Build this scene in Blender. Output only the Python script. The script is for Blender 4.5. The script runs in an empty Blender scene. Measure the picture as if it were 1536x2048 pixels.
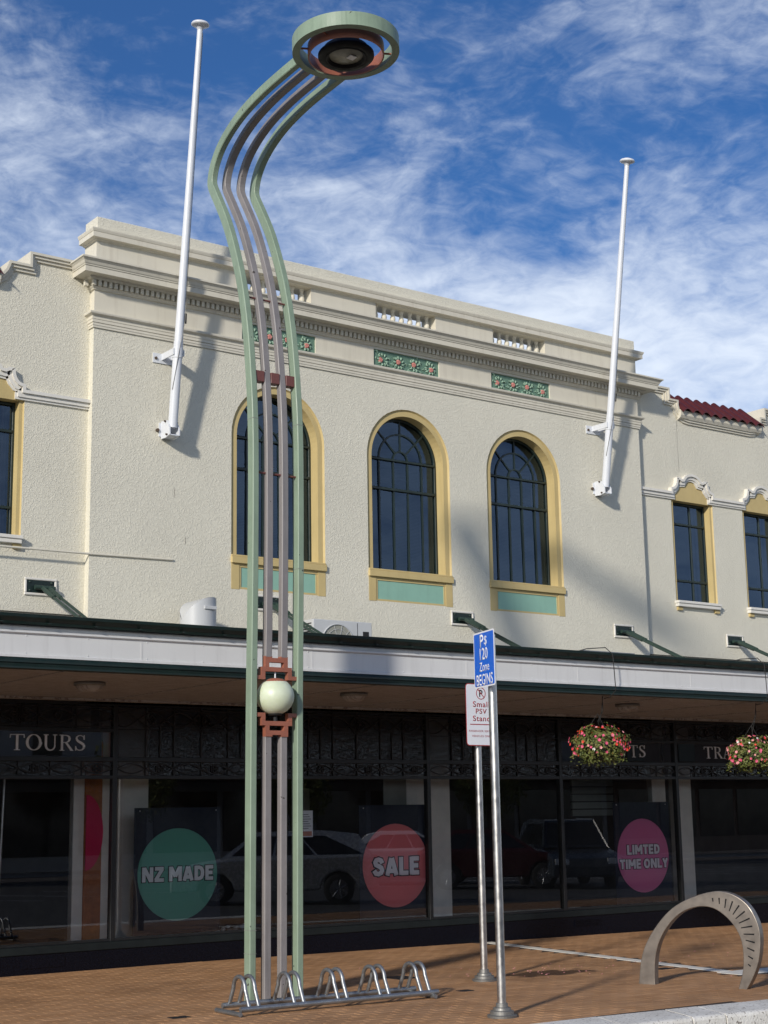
import bpy, bmesh, math, random
from mathutils import Vector, Matrix
random.seed(7)
S = bpy.context.scene
COL = S.collection
R = math.radians

# ------------------------------------------------------------------ camera
def setup_camera():
    yaw, pitch, roll = R(36.423), R(11.169), R(-0.9623)
    f = Vector((math.sin(yaw)*math.cos(pitch), math.cos(yaw)*math.cos(pitch), math.sin(pitch)))
    r = Vector((math.cos(yaw), -math.sin(yaw), 0)); u = r.cross(f)
    r2 = math.cos(roll)*r + math.sin(roll)*u
    u2 = -math.sin(roll)*r + math.cos(roll)*u
    cd = bpy.data.cameras.new('camera'); co = bpy.data.objects.new('camera', cd); COL.objects.link(co)
    cd.sensor_fit = 'VERTICAL'; cd.sensor_height = 36; cd.lens = 36*3078/2048
    cd.clip_start = 0.05; cd.clip_end = 3000
    m = Matrix.Identity(4)
    for i in range(3):
        m[i][0] = r2[i]; m[i][1] = u2[i]; m[i][2] = -f[i]
    m[2][3] = 1.6
    co.matrix_world = m
    S.camera = co
setup_camera()

# ------------------------------------------------------------------ light
SUN_D = Vector((1.75, 1.0, -0.80)).normalized()
def setup_world():
    S.view_settings.view_transform = 'Standard'; S.view_settings.look = 'None'
    S.view_settings.exposure = 0.62; S.view_settings.gamma = 1
    S.view_settings.use_curve_mapping = False
    w = bpy.data.worlds.new('World'); S.world = w; w.use_nodes = True
    nt = w.node_tree; N = nt.nodes; L = nt.links; N.clear()
    out = N.new('ShaderNodeOutputWorld'); bg = N.new('ShaderNodeBackground'); bg.inputs[1].default_value = 0.13
    sky = N.new('ShaderNodeTexSky'); sky.sky_type = 'NISHITA'; sky.sun_disc = False
    sd = -SUN_D
    sky.sun_elevation = math.asin(sd.z); sky.sun_rotation = math.atan2(sd.x, sd.y)
    sky.air_density = 1.0; sky.dust_density = 0.3; sky.ozone_density = 4.5
    hs = N.new('ShaderNodeHueSaturation'); hs.inputs['Saturation'].default_value = 1.20; hs.inputs['Value'].default_value = 0.44
    L.new(sky.outputs[0], hs.inputs['Color'])
    tn = N.new('ShaderNodeMix'); tn.data_type = 'RGBA'; tn.blend_type = 'MULTIPLY'; tn.inputs[0].default_value = 1
    L.new(hs.outputs[0], tn.inputs[6]); tn.inputs[7].default_value = (0.72, 0.88, 1.10, 1)
    tc = N.new('ShaderNodeTexCoord'); sep = N.new('ShaderNodeSeparateXYZ'); L.new(tc.outputs['Generated'], sep.inputs[0])
    def math_(op, a, b=None, clamp=False):
        n = N.new('ShaderNodeMath'); n.operation = op; n.use_clamp = clamp
        for i, v in enumerate((a, b)):
            if v is None: continue
            if isinstance(v, (int, float)): n.inputs[i].default_value = v
            else: L.new(v, n.inputs[i])
        return n.outputs[0]
    mp = N.new('ShaderNodeMapping'); mp.inputs['Rotation'].default_value = (R(8), R(-14), 0); mp.inputs['Scale'].default_value = (1.0, 1.0, 2.1)
    mp.inputs['Location'].default_value = (2.35, 0.7, 0.4)
    L.new(tc.outputs['Generated'], mp.inputs[0])
    def noise(scale, detail, rough, dist, vec):
        n = N.new('ShaderNodeTexNoise'); n.inputs['Scale'].default_value = scale; n.inputs['Detail'].default_value = detail
        n.inputs['Roughness'].default_value = rough; n.inputs['Distortion'].default_value = dist
        L.new(vec, n.inputs['Vector']); return n.outputs[0]
    big = noise(3.4, 2, 0.5, 0.2, mp.outputs[0])
    mid = noise(8.0, 8, 0.62, 0.5, mp.outputs[0])
    fine = noise(42.0, 4, 0.6, 0.6, mp.outputs[0])
    dens = math_('ADD', math_('MULTIPLY', big, 0.75), math_('ADD', math_('MULTIPLY', mid, 0.78), math_('MULTIPLY', fine, 0.32)))
    # more cloud low down, less overhead
    low = N.new('ShaderNodeMapRange'); low.inputs[1].default_value = 0.30; low.inputs[2].default_value = 0.50
    low.inputs[3].default_value = 0.26; low.inputs[4].default_value = -0.11
    L.new(sep.outputs[2], low.inputs[0])
    dens = math_('ADD', dens, low.outputs[0])
    mr = N.new('ShaderNodeMapRange'); mr.interpolation_type = 'SMOOTHSTEP'
    mr.inputs[1].default_value = 0.80; mr.inputs[2].default_value = 1.36; mr.inputs[3].default_value = 0.02; mr.inputs[4].default_value = 0.85
    L.new(dens, mr.inputs[0])
    mix = N.new('ShaderNodeMix'); mix.data_type = 'RGBA'
    L.new(mr.outputs[0], mix.inputs[0]); L.new(tn.outputs[2], mix.inputs[6]); mix.inputs[7].default_value = (4.6, 5.0, 5.55, 1)
    L.new(mix.outputs[2], bg.inputs[0]); L.new(bg.outputs[0], out.inputs[0])
    sl = bpy.data.lights.new('sun', 'SUN'); sl.energy = 2.4; sl.angle = R(3.5); sl.color = (1.0, 0.94, 0.85)
    so = bpy.data.objects.new('sun', sl); COL.objects.link(so)
    so.rotation_euler = SUN_D.to_track_quat('-Z', 'Y').to_euler(); so.location = (-20, -10, 20)
setup_world()
S.cycles.max_bounces = 8; S.cycles.transparent_max_bounces = 12

# ------------------------------------------------------------------ materials
class NT:
    def __init__(s, name):
        s.m = bpy.data.materials.new(name); s.m.use_nodes = True
        s.nt = s.m.node_tree; s.N = s.nt.nodes; s.L = s.nt.links
        s.b = s.N['Principled BSDF']
    def node(s, t, **kw):
        n = s.N.new(t)
        for k, v in kw.items(): setattr(n, k, v)
        return n
    def set(s, n, i, v):
        if hasattr(v, 'is_linked') or isinstance(v, bpy.types.NodeSocket): s.L.new(v, n.inputs[i])
        else: n.inputs[i].default_value = v
    def pos(s):
        return s.node('ShaderNodeNewGeometry').outputs['Position']
    def obj(s):
        return s.node('ShaderNodeTexCoord').outputs['Object']
    def scale(s, vec, sc):
        n = s.node('ShaderNodeMapping'); s.set(n, 0, vec); n.inputs['Scale'].default_value = sc; return n.outputs[0]
    def noise(s, vec, scale, detail=3, rough=0.5, dist=0):
        n = s.node('ShaderNodeTexNoise'); s.set(n, 'Vector', vec); n.inputs['Scale'].default_value = scale
        n.inputs['Detail'].default_value = detail; n.inputs['Roughness'].default_value = rough; n.inputs['Distortion'].default_value = dist
        return n.outputs[0]
    def ramp(s, fac, stops):
        n = s.node('ShaderNodeValToRGB'); s.set(n, 0, fac); e = n.color_ramp.elements
        while len(e) < len(stops): e.new(0.5)
        for i, (p, c) in enumerate(stops):
            e[i].position = p; e[i].color = (*c, 1) if len(c) == 3 else c
        return n.outputs[0]
    def mr(s, v, a, b, c, d):
        n = s.node('ShaderNodeMapRange'); s.set(n, 0, v)
        for i, x in enumerate((a, b, c, d)): n.inputs[i+1].default_value = x
        return n.outputs[0]
    def mix(s, f, a, b, mode='MIX'):
        n = s.node('ShaderNodeMix', data_type='RGBA', blend_type=mode); s.set(n, 0, f)
        for i, x in ((6, a), (7, b)):
            if isinstance(x, tuple): n.inputs[i].default_value = (*x[:3], 1)
            else: s.L.new(x, n.inputs[i])
        return n.outputs[2]
    def math(s, op, a, b=0.0):
        n = s.node('ShaderNodeMath', operation=op); s.set(n, 0, a); s.set(n, 1, b); return n.outputs[0]
    def bump(s, h, strength, dist):
        n = s.node('ShaderNodeBump'); s.set(n, 'Height', h); n.inputs['Strength'].default_value = strength; n.inputs['Distance'].default_value = dist
        s.L.new(n.outputs[0], s.b.inputs['Normal']); return n
    def base(s, c, rough=0.6, metal=0.0, spec=0.5):
        if isinstance(c, tuple): s.b.inputs['Base Color'].default_value = (*c[:3], 1)
        else: s.L.new(c, s.b.inputs['Base Color'])
        if isinstance(rough, (int, float)): s.b.inputs['Roughness'].default_value = rough
        else: s.L.new(rough, s.b.inputs['Roughness'])
        s.b.inputs['Metallic'].default_value = metal; s.b.inputs['Specular IOR Level'].default_value = spec
        return s

def paint(name, c, rough=0.5, metal=0.0, var=0.10, scale=5.0, bump=0.0, dirt=None, spec=0.5):
    t = NT(name); v = t.obj()
    n = t.noise(v, scale, 5, 0.6)
    f = t.mr(n, 0.3, 0.7, 1-var, 1+var*0.5)
    col = t.mix(1.0, c, f, 'MULTIPLY')
    if dirt:
        d = t.noise(t.scale(v, (14, 14, 1.2)), 1.0, 6, 0.65)
        col = t.mix(t.mr(d, 0.52, 0.75, 0, dirt[1]), col, dirt[0])
    t.base(col, t.mr(t.noise(v, scale*3, 3), 0.3, 0.7, max(0.02, rough-0.07), min(1, rough+0.1)), metal, spec)
    if bump: t.bump(t.noise(v, scale*14, 3), bump, 0.003)
    return t.m

M = {}
def chipped(name, c, chip):
    t = NT(name); v = t.pos()
    n = t.noise(v, 4, 5, 0.65); k = t.noise(v, 16, 2, 0.5); st = t.noise(t.scale(v, (26, 26, 1.3)), 1.0, 5, 0.65)
    col = t.mix(t.mr(n, 0.3, 0.7, 0, 1), tuple(x*0.90 for x in c), tuple(min(1, x*1.10) for x in c))
    col = t.mix(t.mr(st, 0.50, 0.78, 0, 0.45), col, tuple(x*0.55 for x in c))
    col = t.mix(t.mr(k, 0.735, 0.75, 0, 0.9), col, chip)
    t.base(col, t.mr(n, 0.3, 0.7, 0.38, 0.58), 0, 0.4); t.bump(t.noise(v, 70, 3), 0.12, 0.002)
    return t.m
def stucco(name, c):
    t = NT(name); v = t.pos()
    a = t.noise(v, 25, 1.5, 0.5, 0.8)
    b = t.noise(v, 55, 2, 0.5, 0.6)
    w = t.math('ABSOLUTE', t.math('SUBTRACT', a, 0.5)); h = t.math('ADD', t.mr(w, 0.0, 0.07, 1, 0), t.math('MULTIPLY', b, 0.5))
    t.bump(h, 0.42, 0.008)
    big = t.noise(v, 0.8, 5, 0.6)
    str_ = t.noise(t.scale(v, (5.0, 5.0, 0.35)), 1.0, 5, 0.6)
    col = t.mix(t.mr(big, 0.3, 0.7, 0, 1), tuple(x*0.95 for x in c), tuple(x*1.03 for x in c))
    col = t.mix(t.mr(str_, 0.56, 0.80, 0, 0.20), col, tuple(x*0.72 for x in c))
    t.base(col, 0.72, 0, 0.3)
    return t.m
CREAM = (0.70, 0.665, 0.55)
M['stucco'] = stucco('cream stucco', CREAM)
M['cream'] = paint('smooth cream masonry paint', (0.66, 0.62, 0.515), 0.6, var=0.07, scale=1.6, bump=0.08, dirt=((0.36, 0.31, 0.24), 0.30), spec=0.3)
M['parapet'] = M['stucco']
M['white_trim'] = paint('white moulding paint', (0.74, 0.71, 0.64), 0.5, var=0.06, dirt=((0.4, 0.36, 0.3), 0.2))
M['yellow'] = paint('ochre window surround paint', (0.56, 0.435, 0.20), 0.55, var=0.08, scale=2.5, bump=0.05, dirt=((0.36, 0.26, 0.10), 0.22), spec=0.3)
M['teal'] = paint('teal panel paint', (0.26, 0.46, 0.36), 0.55, var=0.05, dirt=((0.16, 0.24, 0.19), 0.15))
M['greenframe'] = paint('dark green window paint', (0.012, 0.024, 0.021), 0.42, var=0.2, scale=8)
M['darkgreen'] = paint('dark green verandah paint', (0.006, 0.018, 0.015), 0.42, var=0.25, scale=4, dirt=((0.03, 0.03, 0.025), 0.3))
M['stay'] = paint('green steel stay paint', (0.022, 0.045, 0.034), 0.5, var=0.15)
M['fascia'] = paint('white fascia board', (0.67, 0.67, 0.66), 0.5, var=0.05, scale=1.2, bump=0.10, dirt=((0.42, 0.41, 0.40), 0.30))
M['whitesteel'] = paint('white steel enamel', (0.68, 0.70, 0.73), 0.35, var=0.05, scale=3, dirt=((0.45, 0.43, 0.4), 0.18))
M['lampgreen'] = chipped('sage green lamp enamel', (0.235, 0.31, 0.225), (0.05, 0.05, 0.045))
M['lampgrey'] = chipped('grey lamp enamel', (0.235, 0.218, 0.215), (0.05, 0.04, 0.035))
M['copper'] = paint('copper brown enamel', (0.33, 0.115, 0.07), 0.42, var=0.12, scale=5, bump=0.06)
M['maroon'] = paint('dull maroon enamel', (0.16, 0.055, 0.045), 0.5, var=0.1)
M['black'] = paint('black metal', (0.007, 0.007, 0.008), 0.55, spec=0.2)
M['charcoal'] = paint('charcoal plastic', (0.022, 0.022, 0.023), 0.6, spec=0.25)
M['rust'] = paint('rusty bolt steel', (0.09, 0.06, 0.04), 0.7)
M['grout'] = paint('dark lead came', (0.010, 0.009, 0.009), 0.5)
M['tile_red'] = paint('dark red glazed roof tile', (0.095, 0.016, 0.015), 0.5, var=0.28, scale=4, dirt=((0.05, 0.012, 0.01), 0.4))
M['rose'] = paint('rose pink relief paint', (0.55, 0.22, 0.19), 0.55, var=0.15, scale=30)
M['vine'] = paint('green relief paint', (0.27, 0.41, 0.31), 0.5, var=0.2, scale=25, bump=0.3)
M['reliefback'] = paint('deep green relief ground', (0.13, 0.235, 0.175), 0.6, var=0.25, scale=25, bump=0.6)
M['granite'] = paint('black polished granite', (0.004, 0.005, 0.010), 0.22, var=0.5, scale=60, spec=0.22)
M['shopframe'] = paint('near black shop frame', (0.010, 0.011, 0.012), 0.35)
M['sill'] = paint('dark slate sill', (0.010, 0.014, 0.015), 0.5, var=0.3, spec=0.25)
M['wood'] = paint('varnished timber post', (0.48, 0.15, 0.035), 0.5, var=0.3, scale=8)
M['card_cream'] = paint('cream display board', (0.85, 0.81, 0.72), 0.7)
M['card_olive'] = paint('olive display board', (0.28, 0.28, 0.24), 0.7)
M['poster_navy'] = paint('dark navy poster card', (0.012, 0.018, 0.035), 0.6)
M['poster_green'] = paint('teal green poster print', (0.14, 0.42, 0.32), 0.6, var=0.03)
M['poster_red'] = paint('coral red poster print', (0.80, 0.22, 0.22), 0.6, var=0.03)
M['poster_pink'] = paint('magenta pink poster print', (0.68, 0.19, 0.36), 0.6, var=0.03)
M['poster_magenta'] = paint('deep magenta print', (0.80, 0.006, 0.10), 0.6, var=0.03)
M['print_white'] = paint('white print', (0.80, 0.80, 0.80), 0.5, var=0.02)
M['print_black'] = paint('black print', (0.01, 0.01, 0.012), 0.5)
M['gilt'] = paint('silver gilt lettering', (0.74, 0.77, 0.80), 0.4, var=0.25, scale=9)
M['signblue'] = paint('reflective sign blue', (0.0, 0.115, 0.62), 0.35, var=0.02)
M['signwhite'] = paint('sign white', (0.76, 0.77, 0.80), 0.35, var=0.03)
M['signred'] = paint('sign dull red', (0.36, 0.03, 0.035), 0.4, var=0.04)
M['steel'] = paint('brushed stainless steel', (0.60, 0.58, 0.55), 0.36, metal=1.0, var=0.02, scale=6)
M['galv'] = paint('galvanised steel', (0.36, 0.375, 0.385), 0.46, metal=0.85, var=0.2, scale=14)
M['castal'] = paint('cast aluminium flange', (0.24, 0.235, 0.22), 0.5, metal=0.6, var=0.15, scale=12)
M['archface'] = paint('brushed bronze grey steel', (0.27, 0.235, 0.20), 0.42, metal=0.75, var=0.22, scale=5, bump=0.05)
M['curtain'] = paint('brown curtain cloth', (0.20, 0.15, 0.11), 0.8, var=0.2)
M['blind'] = paint('grey blind slats', (0.13, 0.13, 0.15), 0.6)
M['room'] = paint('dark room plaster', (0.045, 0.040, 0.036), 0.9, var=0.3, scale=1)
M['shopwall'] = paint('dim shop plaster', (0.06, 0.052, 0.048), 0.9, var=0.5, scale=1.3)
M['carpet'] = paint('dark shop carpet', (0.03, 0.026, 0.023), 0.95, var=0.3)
M['ac'] = paint('air conditioner white', (0.52, 0.53, 0.53), 0.4, var=0.04, scale=2, dirt=((0.45, 0.43, 0.4), 0.25))
M['roofing'] = paint('weathered roof sheet', (0.20, 0.21, 0.21), 0.5, var=0.3)
M['tyre'] = paint('black tyre rubber', (0.012, 0.012, 0.012), 0.8)
M['rim'] = paint('alloy wheel', (0.45, 0.46, 0.48), 0.3, metal=0.9)
M['carglass'] = paint('dark car glass', (0.010, 0.012, 0.014), 0.08)
M['wire'] = paint('thin black hose', (0.02, 0.02, 0.02), 0.6)
M['petal_white'] = paint('white petal', (0.75, 0.72, 0.68), 0.6)
M['petal_pink'] = paint('pink petal', (0.68, 0.10, 0.20), 0.6)
M['petal_pale'] = paint('pale pink petal', (0.72, 0.30, 0.30), 0.6)
M['petal_red'] = paint('orange red petal', (0.72, 0.055, 0.03), 0.6)

def leafmat():
    t = NT('petunia leaf'); v = t.obj()
    n = t.noise(v, 14, 3)
    t.base(t.ramp(n, [(0.3, (0.06, 0.085, 0.016)), (0.55, (0.135, 0.155, 0.032)), (0.75, (0.20, 0.13, 0.055))]), 0.6)
    t.b.inputs['Subsurface Weight'].default_value = 0.0
    return t.m
M['leaf'] = leafmat()

def glassmat(name, refl=1.0, tint=(0.55, 0.6, 0.62), rough=0.0, bump=None, ior=1.52, gcol=(1, 1, 1)):
    t = NT(name); t.N.remove(t.b)
    tr = t.node('ShaderNodeBsdfTransparent'); tr.inputs[0].default_value = (*tint, 1)
    gl = t.node('ShaderNodeBsdfGlossy'); gl.inputs['Roughness'].default_value = rough; gl.inputs[0].default_value = (*gcol, 1)
    fr = t.node('ShaderNodeFresnel'); fr.inputs['IOR'].default_value = ior
    mx = t.node('ShaderNodeMixShader')
    if bump:
        b = t.node('ShaderNodeBump'); t.set(b, 'Height', t.noise(t.pos(), bump[0], 2, 0.5, 0.8)); b.inputs['Strength'].default_value = bump[1]; b.inputs['Distance'].default_value = 0.01
        t.L.new(b.outputs[0], gl.inputs['Normal']); t.L.new(b.outputs[0], fr.inputs['Normal'])
    f = t.math('MULTIPLY', fr.outputs[0], refl)
    t.L.new(f, mx.inputs[0]); t.L.new(tr.outputs[0], mx.inputs[1]); t.L.new(gl.outputs[0], mx.inputs[2])
    t.L.new(mx.outputs[0], t.N['Material Output'].inputs[0])
    return t.m
M['shopglass'] = glassmat('shop window glass', 2.0, (0.97, 0.98, 0.98))
M['upglass'] = glassmat('upper window glass', 2.0, (0.50, 0.56, 0.64), bump=(1.3, 0.02), gcol=(0.48, 0.68, 0.98))
M['ripple'] = glassmat('rippled leadlight glass', 1.1, (0.30, 0.30, 0.30), 0.03, bump=(26, 0.9))
M['carglassy'] = M['carglass']

def globemat():
    t = NT('greenish white globe'); v = t.obj()
    n = t.noise(v, 9, 5, 0.6)
    t.base(t.mix(t.mr(n, 0.3, 0.7, 0, 1), (0.60, 0.66, 0.47), (0.70, 0.75, 0.58)), 0.38)
    t.b.inputs['Subsurface Weight'].default_value = 0.4; t.b.inputs['Subsurface Radius'].default_value = (0.1, 0.1, 0.07)
    t.b.inputs['Subsurface Scale'].default_value = 0.3
    return t.m
M['globe'] = globemat()
def lensmat():
    t = NT('lamp lens glass'); v = t.obj()
    n = t.noise(v, 12, 4)
    t.base(t.ramp(n, [(0.3, (0.17, 0.17, 0.13)), (0.7, (0.30, 0.29, 0.24))]), 0.25)
    return t.m
M['lens'] = lensmat()

def brickmat(name, pale=False):
    t = NT(name); v = t.pos()
    rnd = t.node('ShaderNodeAttribute', attribute_name='tone')
    n = t.noise(v, 60, 4, 0.6); n2 = t.noise(v, 0.9, 5, 0.62)
    if pale:
        col = t.mix(t.mr(n, 0.3, 0.7, 0, 1), (0.40, 0.38, 0.34), (0.58, 0.56, 0.50))
    else:
        wn = t.node('ShaderNodeTexWhiteNoise'); wn.noise_dimensions = '3D'
        sn = t.node('ShaderNodeVectorMath', operation='SNAP'); t.set(sn, 0, t.scale(v, (1, 1, 0))); sn.inputs[1].default_value = (0.2105, 0.1063, 1)
        t.L.new(sn.outputs[0], wn.inputs[0])
        col = t.ramp(wn.outputs[0], [(0.0, (0.37, 0.19, 0.086)), (0.35, (0.44, 0.236, 0.112)), (0.7, (0.49, 0.27, 0.136)), (1.0, (0.40, 0.21, 0.10))])
        col = t.mix(t.mr(n, 0.35, 0.7, 0, 0.35), col, (0.42, 0.27, 0.15))
    col = t.mix(t.mr(n2, 0.45, 0.72, 0, 0.42), col, (0.17, 0.10, 0.06))
    # spill stain by the second sign pole
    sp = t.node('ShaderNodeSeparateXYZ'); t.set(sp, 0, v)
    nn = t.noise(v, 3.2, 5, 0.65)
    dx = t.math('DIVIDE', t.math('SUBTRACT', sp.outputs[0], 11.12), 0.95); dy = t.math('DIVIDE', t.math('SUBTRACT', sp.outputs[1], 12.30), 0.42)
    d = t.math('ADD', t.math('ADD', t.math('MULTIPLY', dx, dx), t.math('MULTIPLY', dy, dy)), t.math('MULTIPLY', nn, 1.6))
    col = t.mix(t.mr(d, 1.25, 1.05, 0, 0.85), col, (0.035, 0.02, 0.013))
    vg = t.node('ShaderNodeTexVoronoi'); t.set(vg, 'Vector', t.scale(v, (1, 1, 0))); vg.inputs['Scale'].default_value = 2.6
    col = t.mix(t.mr(vg.outputs['Distance'], 0.055, 0.045, 0, 0.6), col, (0.10, 0.075, 0.055))
    gr = t.noise(v, 5.5, 6, 0.7); col = t.mix(t.mr(gr, 0.56, 0.72, 0, 0.45), col, (0.20, 0.12, 0.07))
    t.base(col, t.mr(n2, 0.3, 0.7, 0.85, 0.6), 0, 0.25)
    t.bump(n, 0.35, 0.003)
    return t.m
M['brick'] = brickmat('orange brown clay paver')
M['palebrick'] = brickmat('pale concrete paver', True)
M['palestrip'] = paint('pale cream paver', (0.72, 0.69, 0.62), 0.8, var=0.12, scale=3, bump=0.2, dirt=((0.4, 0.34, 0.27), 0.4))
M['sand'] = paint('dark jointing sand', (0.055, 0.034, 0.022), 0.95, var=0.3, scale=6)
def kerbmat():
    t = NT('pale exposed aggregate kerb'); v = t.pos()
    vo = t.node('ShaderNodeTexVoronoi'); t.set(vo, 'Vector', v); vo.inputs['Scale'].default_value = 55
    n = t.noise(v, 3, 5, 0.6)
    sp = t.noise(v, 38, 2, 0.5)
    col = t.mix(t.mr(n, 0.3, 0.7, 0, 1), (0.64, 0.61, 0.55), (0.82, 0.80, 0.74))
    col = t.mix(t.mr(sp, 0.60, 0.68, 0, 0.8), col, (0.16, 0.13, 0.10))
    t.base(col, 0.85, 0, 0.3); t.bump(vo.outputs['Distance'], 0.5, 0.006)
    return t.m
M['kerb'] = kerbmat()
def asphalt():
    t = NT('asphalt'); v = t.pos()
    n = t.noise(v, 70, 3); n2 = t.noise(v, 0.5, 4)
    t.base(t.mix(t.mr(n2, .3, .7, 0, 1), (0.040, 0.040, 0.042), (0.065, 0.063, 0.060)), 0.85); t.bump(n, 0.4, 0.004)
    return t.m
M['asphalt'] = asphalt()
def soffit():
    t = NT('pressed metal soffit in dull fawn paint'); v = t.pos()
    w = t.noise(t.scale(v, (3.0, 9.0, 1)), 1.6, 3, 0.6, 0.6)
    t.base(t.mix(t.mr(w, 0.3, 0.7, 0, 1), (0.33, 0.32, 0.315), (0.42, 0.41, 0.40)), 0.5)
    b = t.noise(t.scale(v, (2.2, 11.0, 1)), 1.8, 3, 0.6, 0.4)
    ln = t.math('ABSOLUTE', t.math('SUBTRACT', t.noise(t.scale(v, (1.5, 13.0, 1)), 1.7, 5, 0.7, 0.5), 0.5))
    t.base(t.mix(t.mr(ln, 0.0, 0.045, 0.85, 0), t.mix(t.mr(w, 0.3, 0.7, 0, 1), (0.33, 0.32, 0.315), (0.42, 0.41, 0.40)), (0.13, 0.10, 0.085)), 0.55)
    t.bump(b, 0.5, 0.02)
    return t.m
M['soffit'] = soffit()
def carpaint(name, c, metal=0.4):
    m = paint(name, c, 0.25, metal=metal, var=0.02); return m

# ------------------------------------------------------------------ mesh helpers
class MB:
    def __init__(s): s.v = []; s.f = []; s.sm = []
    def add(s, vs, fs, smooth=False):
        o = len(s.v); s.v += [tuple(p) for p in vs]
        for f in fs: s.f.append(tuple(i+o for i in f)); s.sm.append(smooth)
        return s
    def box(s, x0, x1, y0, y1, z0, z1):
        return s.add([(x0,y0,z0),(x1,y0,z0),(x1,y1,z0),(x0,y1,z0),(x0,y0,z1),(x1,y0,z1),(x1,y1,z1),(x0,y1,z1)],
                     [(3,2,1,0),(4,5,6,7),(0,1,5,4),(1,2,6,5),(2,3,7,6),(3,0,4,7)])
    def quad(s, a, b, c, d): return s.add([a,b,c,d], [(0,1,2,3)])
    def prism_y(s, pts, y0, y1):     # pts (x,z) counter-clockwise seen from -Y
        n = len(pts)
        vs = [(x,y0,z) for x,z in pts] + [(x,y1,z) for x,z in pts]
        fs = [tuple(range(n)), tuple(range(2*n-1, n-1, -1))] + [(i, n+i, n+(i+1)%n, (i+1)%n) for i in range(n)]
        return s.add(vs, fs)
    def band_y(s, A, B, y0, y1):     # strip between polylines A (outer) and B (inner) in x,z, closed solid
        n = len(A)
        for i in range(n-1):
            q = [A[i], A[i+1], B[i+1], B[i]]
            vs = [(x,y0,z) for x,z in q] + [(x,y1,z) for x,z in q]
            fs = [(3,2,1,0),(0,1,5,4),(2,3,7,6)]
            if i == 0: fs.append((3,0,4,7))
            if i == n-2: fs.append((1,2,6,5))
            s.add(vs, fs)
        return s
    def tube(s, pts, r, seg=8, cap=True, smooth=True):
        pts = [Vector(p) for p in pts]; n = len(pts); rr = r if isinstance(r, (list, tuple)) else [r]*n
        rings = []; prev = None
        for i in range(n):
            t = (pts[min(i+1,n-1)] - pts[max(i-1,0)]).normalized()
            a = prev if prev is not None else (Vector((0,0,1)) if abs(t.z) < 0.9 else Vector((1,0,0)))
            u = (a - t*a.dot(t)).normalized(); prev = u; w = t.cross(u)
            rings.append([pts[i] + (u*math.cos(2*math.pi*k/seg) + w*math.sin(2*math.pi*k/seg))*rr[i] for k in range(seg)])
        vs = [p for ring in rings for p in ring]
        fs = [(i*seg+k, i*seg+(k+1)%seg, (i+1)*seg+(k+1)%seg, (i+1)*seg+k) for i in range(n-1) for k in range(seg)]
        s.add(vs, fs, smooth)
        if cap:
            s.add(rings[0], [tuple(range(seg))[::-1]]); s.add(rings[-1], [tuple(range(seg))])
        return s
    def lathe(s, prof, c, seg=24, smooth=True, axis='z', close=False):
        vs = []; n = len(prof)
        for r, h in prof:
            for k in range(seg):
                a = 2*math.pi*k/seg; p = (r*math.cos(a), r*math.sin(a), h)
                if axis == 'y': p = (p[0], p[2], p[1])
                vs.append((c[0]+p[0], c[1]+p[1], c[2]+p[2]))
        fs = []
        rng = n if close else n-1
        for i in range(rng):
            j = (i+1) % n
            for k in range(seg):
                q = (i*seg+k, i*seg+(k+1)%seg, j*seg+(k+1)%seg, j*seg+k)
                fs.append(q if axis == 'z' else q[::-1])
        return s.add(vs, fs, smooth)
    def wrap(s, prof, xl, xr, yf, yb, cap=True):
        """moulding run along a projecting bay: prof = [(projection, z)], mitred returns at both ends"""
        path = lambda p: [(xl-p, yb), (xl-p, yf-p), (xr+p, yf-p), (xr+p, yb)]
        n = len(prof); vs = []
        for p, z in prof:
            vs += [(x, y, z) for x, y in path(p)]
        fs = [(i*4+k, i*4+k+1, (i+1)*4+k+1, (i+1)*4+k) for i in range(n-1) for k in range(3)]
        s.add(vs, fs)
        for i in (0, n-1):
            (p, z) = prof[i]; q = path(p); s.add([(a,b,z) for a,b in q], [(0,1,2,3) if i == n-1 else (3,2,1,0)])
        return s
    def build(s, name, mat, parent=None, bevel=0.0, seg=1):
        me = bpy.data.meshes.new(name); me.from_pydata(s.v, [], s.f)
        me.polygons.foreach_set('use_smooth', s.sm)
        if bevel:
            bm = bmesh.new(); bm.from_mesh(me)
            es = [e for e in bm.edges if e.is_manifold and e.calc_face_angle(0) > 0.6]
            bmesh.ops.bevel(bm, geom=es, offset=bevel, segments=seg, profile=0.5, affect='EDGES', clamp_overlap=True)
            bm.to_mesh(me); bm.free()
        me.materials.append(mat); me.update()
        o = bpy.data.objects.new(name, me); COL.objects.link(o)
        if parent: o.parent = parent
        return o

def tag(o, label=None, cat=None, group=None, kind=None):
    if label: o['label'] = label
    if cat: o['category'] = cat
    if group: o['group'] = group
    if kind: o['kind'] = kind
    return o
def thing(name, label, cat, loc=(0,0,0), rz=0, group=None):
    o = bpy.data.objects.new(name, None); COL.objects.link(o); o.empty_display_size = 0.1
    o.location = loc; o.rotation_euler = (0, 0, rz)
    return tag(o, label, cat, group)
def part_empty(name, parent, loc=(0,0,0)):
    o = bpy.data.objects.new(name, None); COL.objects.link(o); o.parent = parent; o.location = loc; o.empty_display_size = 0.1
    return o
def inst(o, loc=(0,0,0), parent=None, rot=None, scale=None):
    c = o.copy(); COL.objects.link(c)
    c.parent = parent if parent is not None else o.parent
    c.location = loc
    if rot: c.rotation_euler = rot
    if scale: c.scale = scale
    return c
def copy_tree(o, parent=None):
    c = o.copy(); COL.objects.link(c); c.parent = parent
    for ch in list(o.children): copy_tree(ch, c)
    return c

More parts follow.
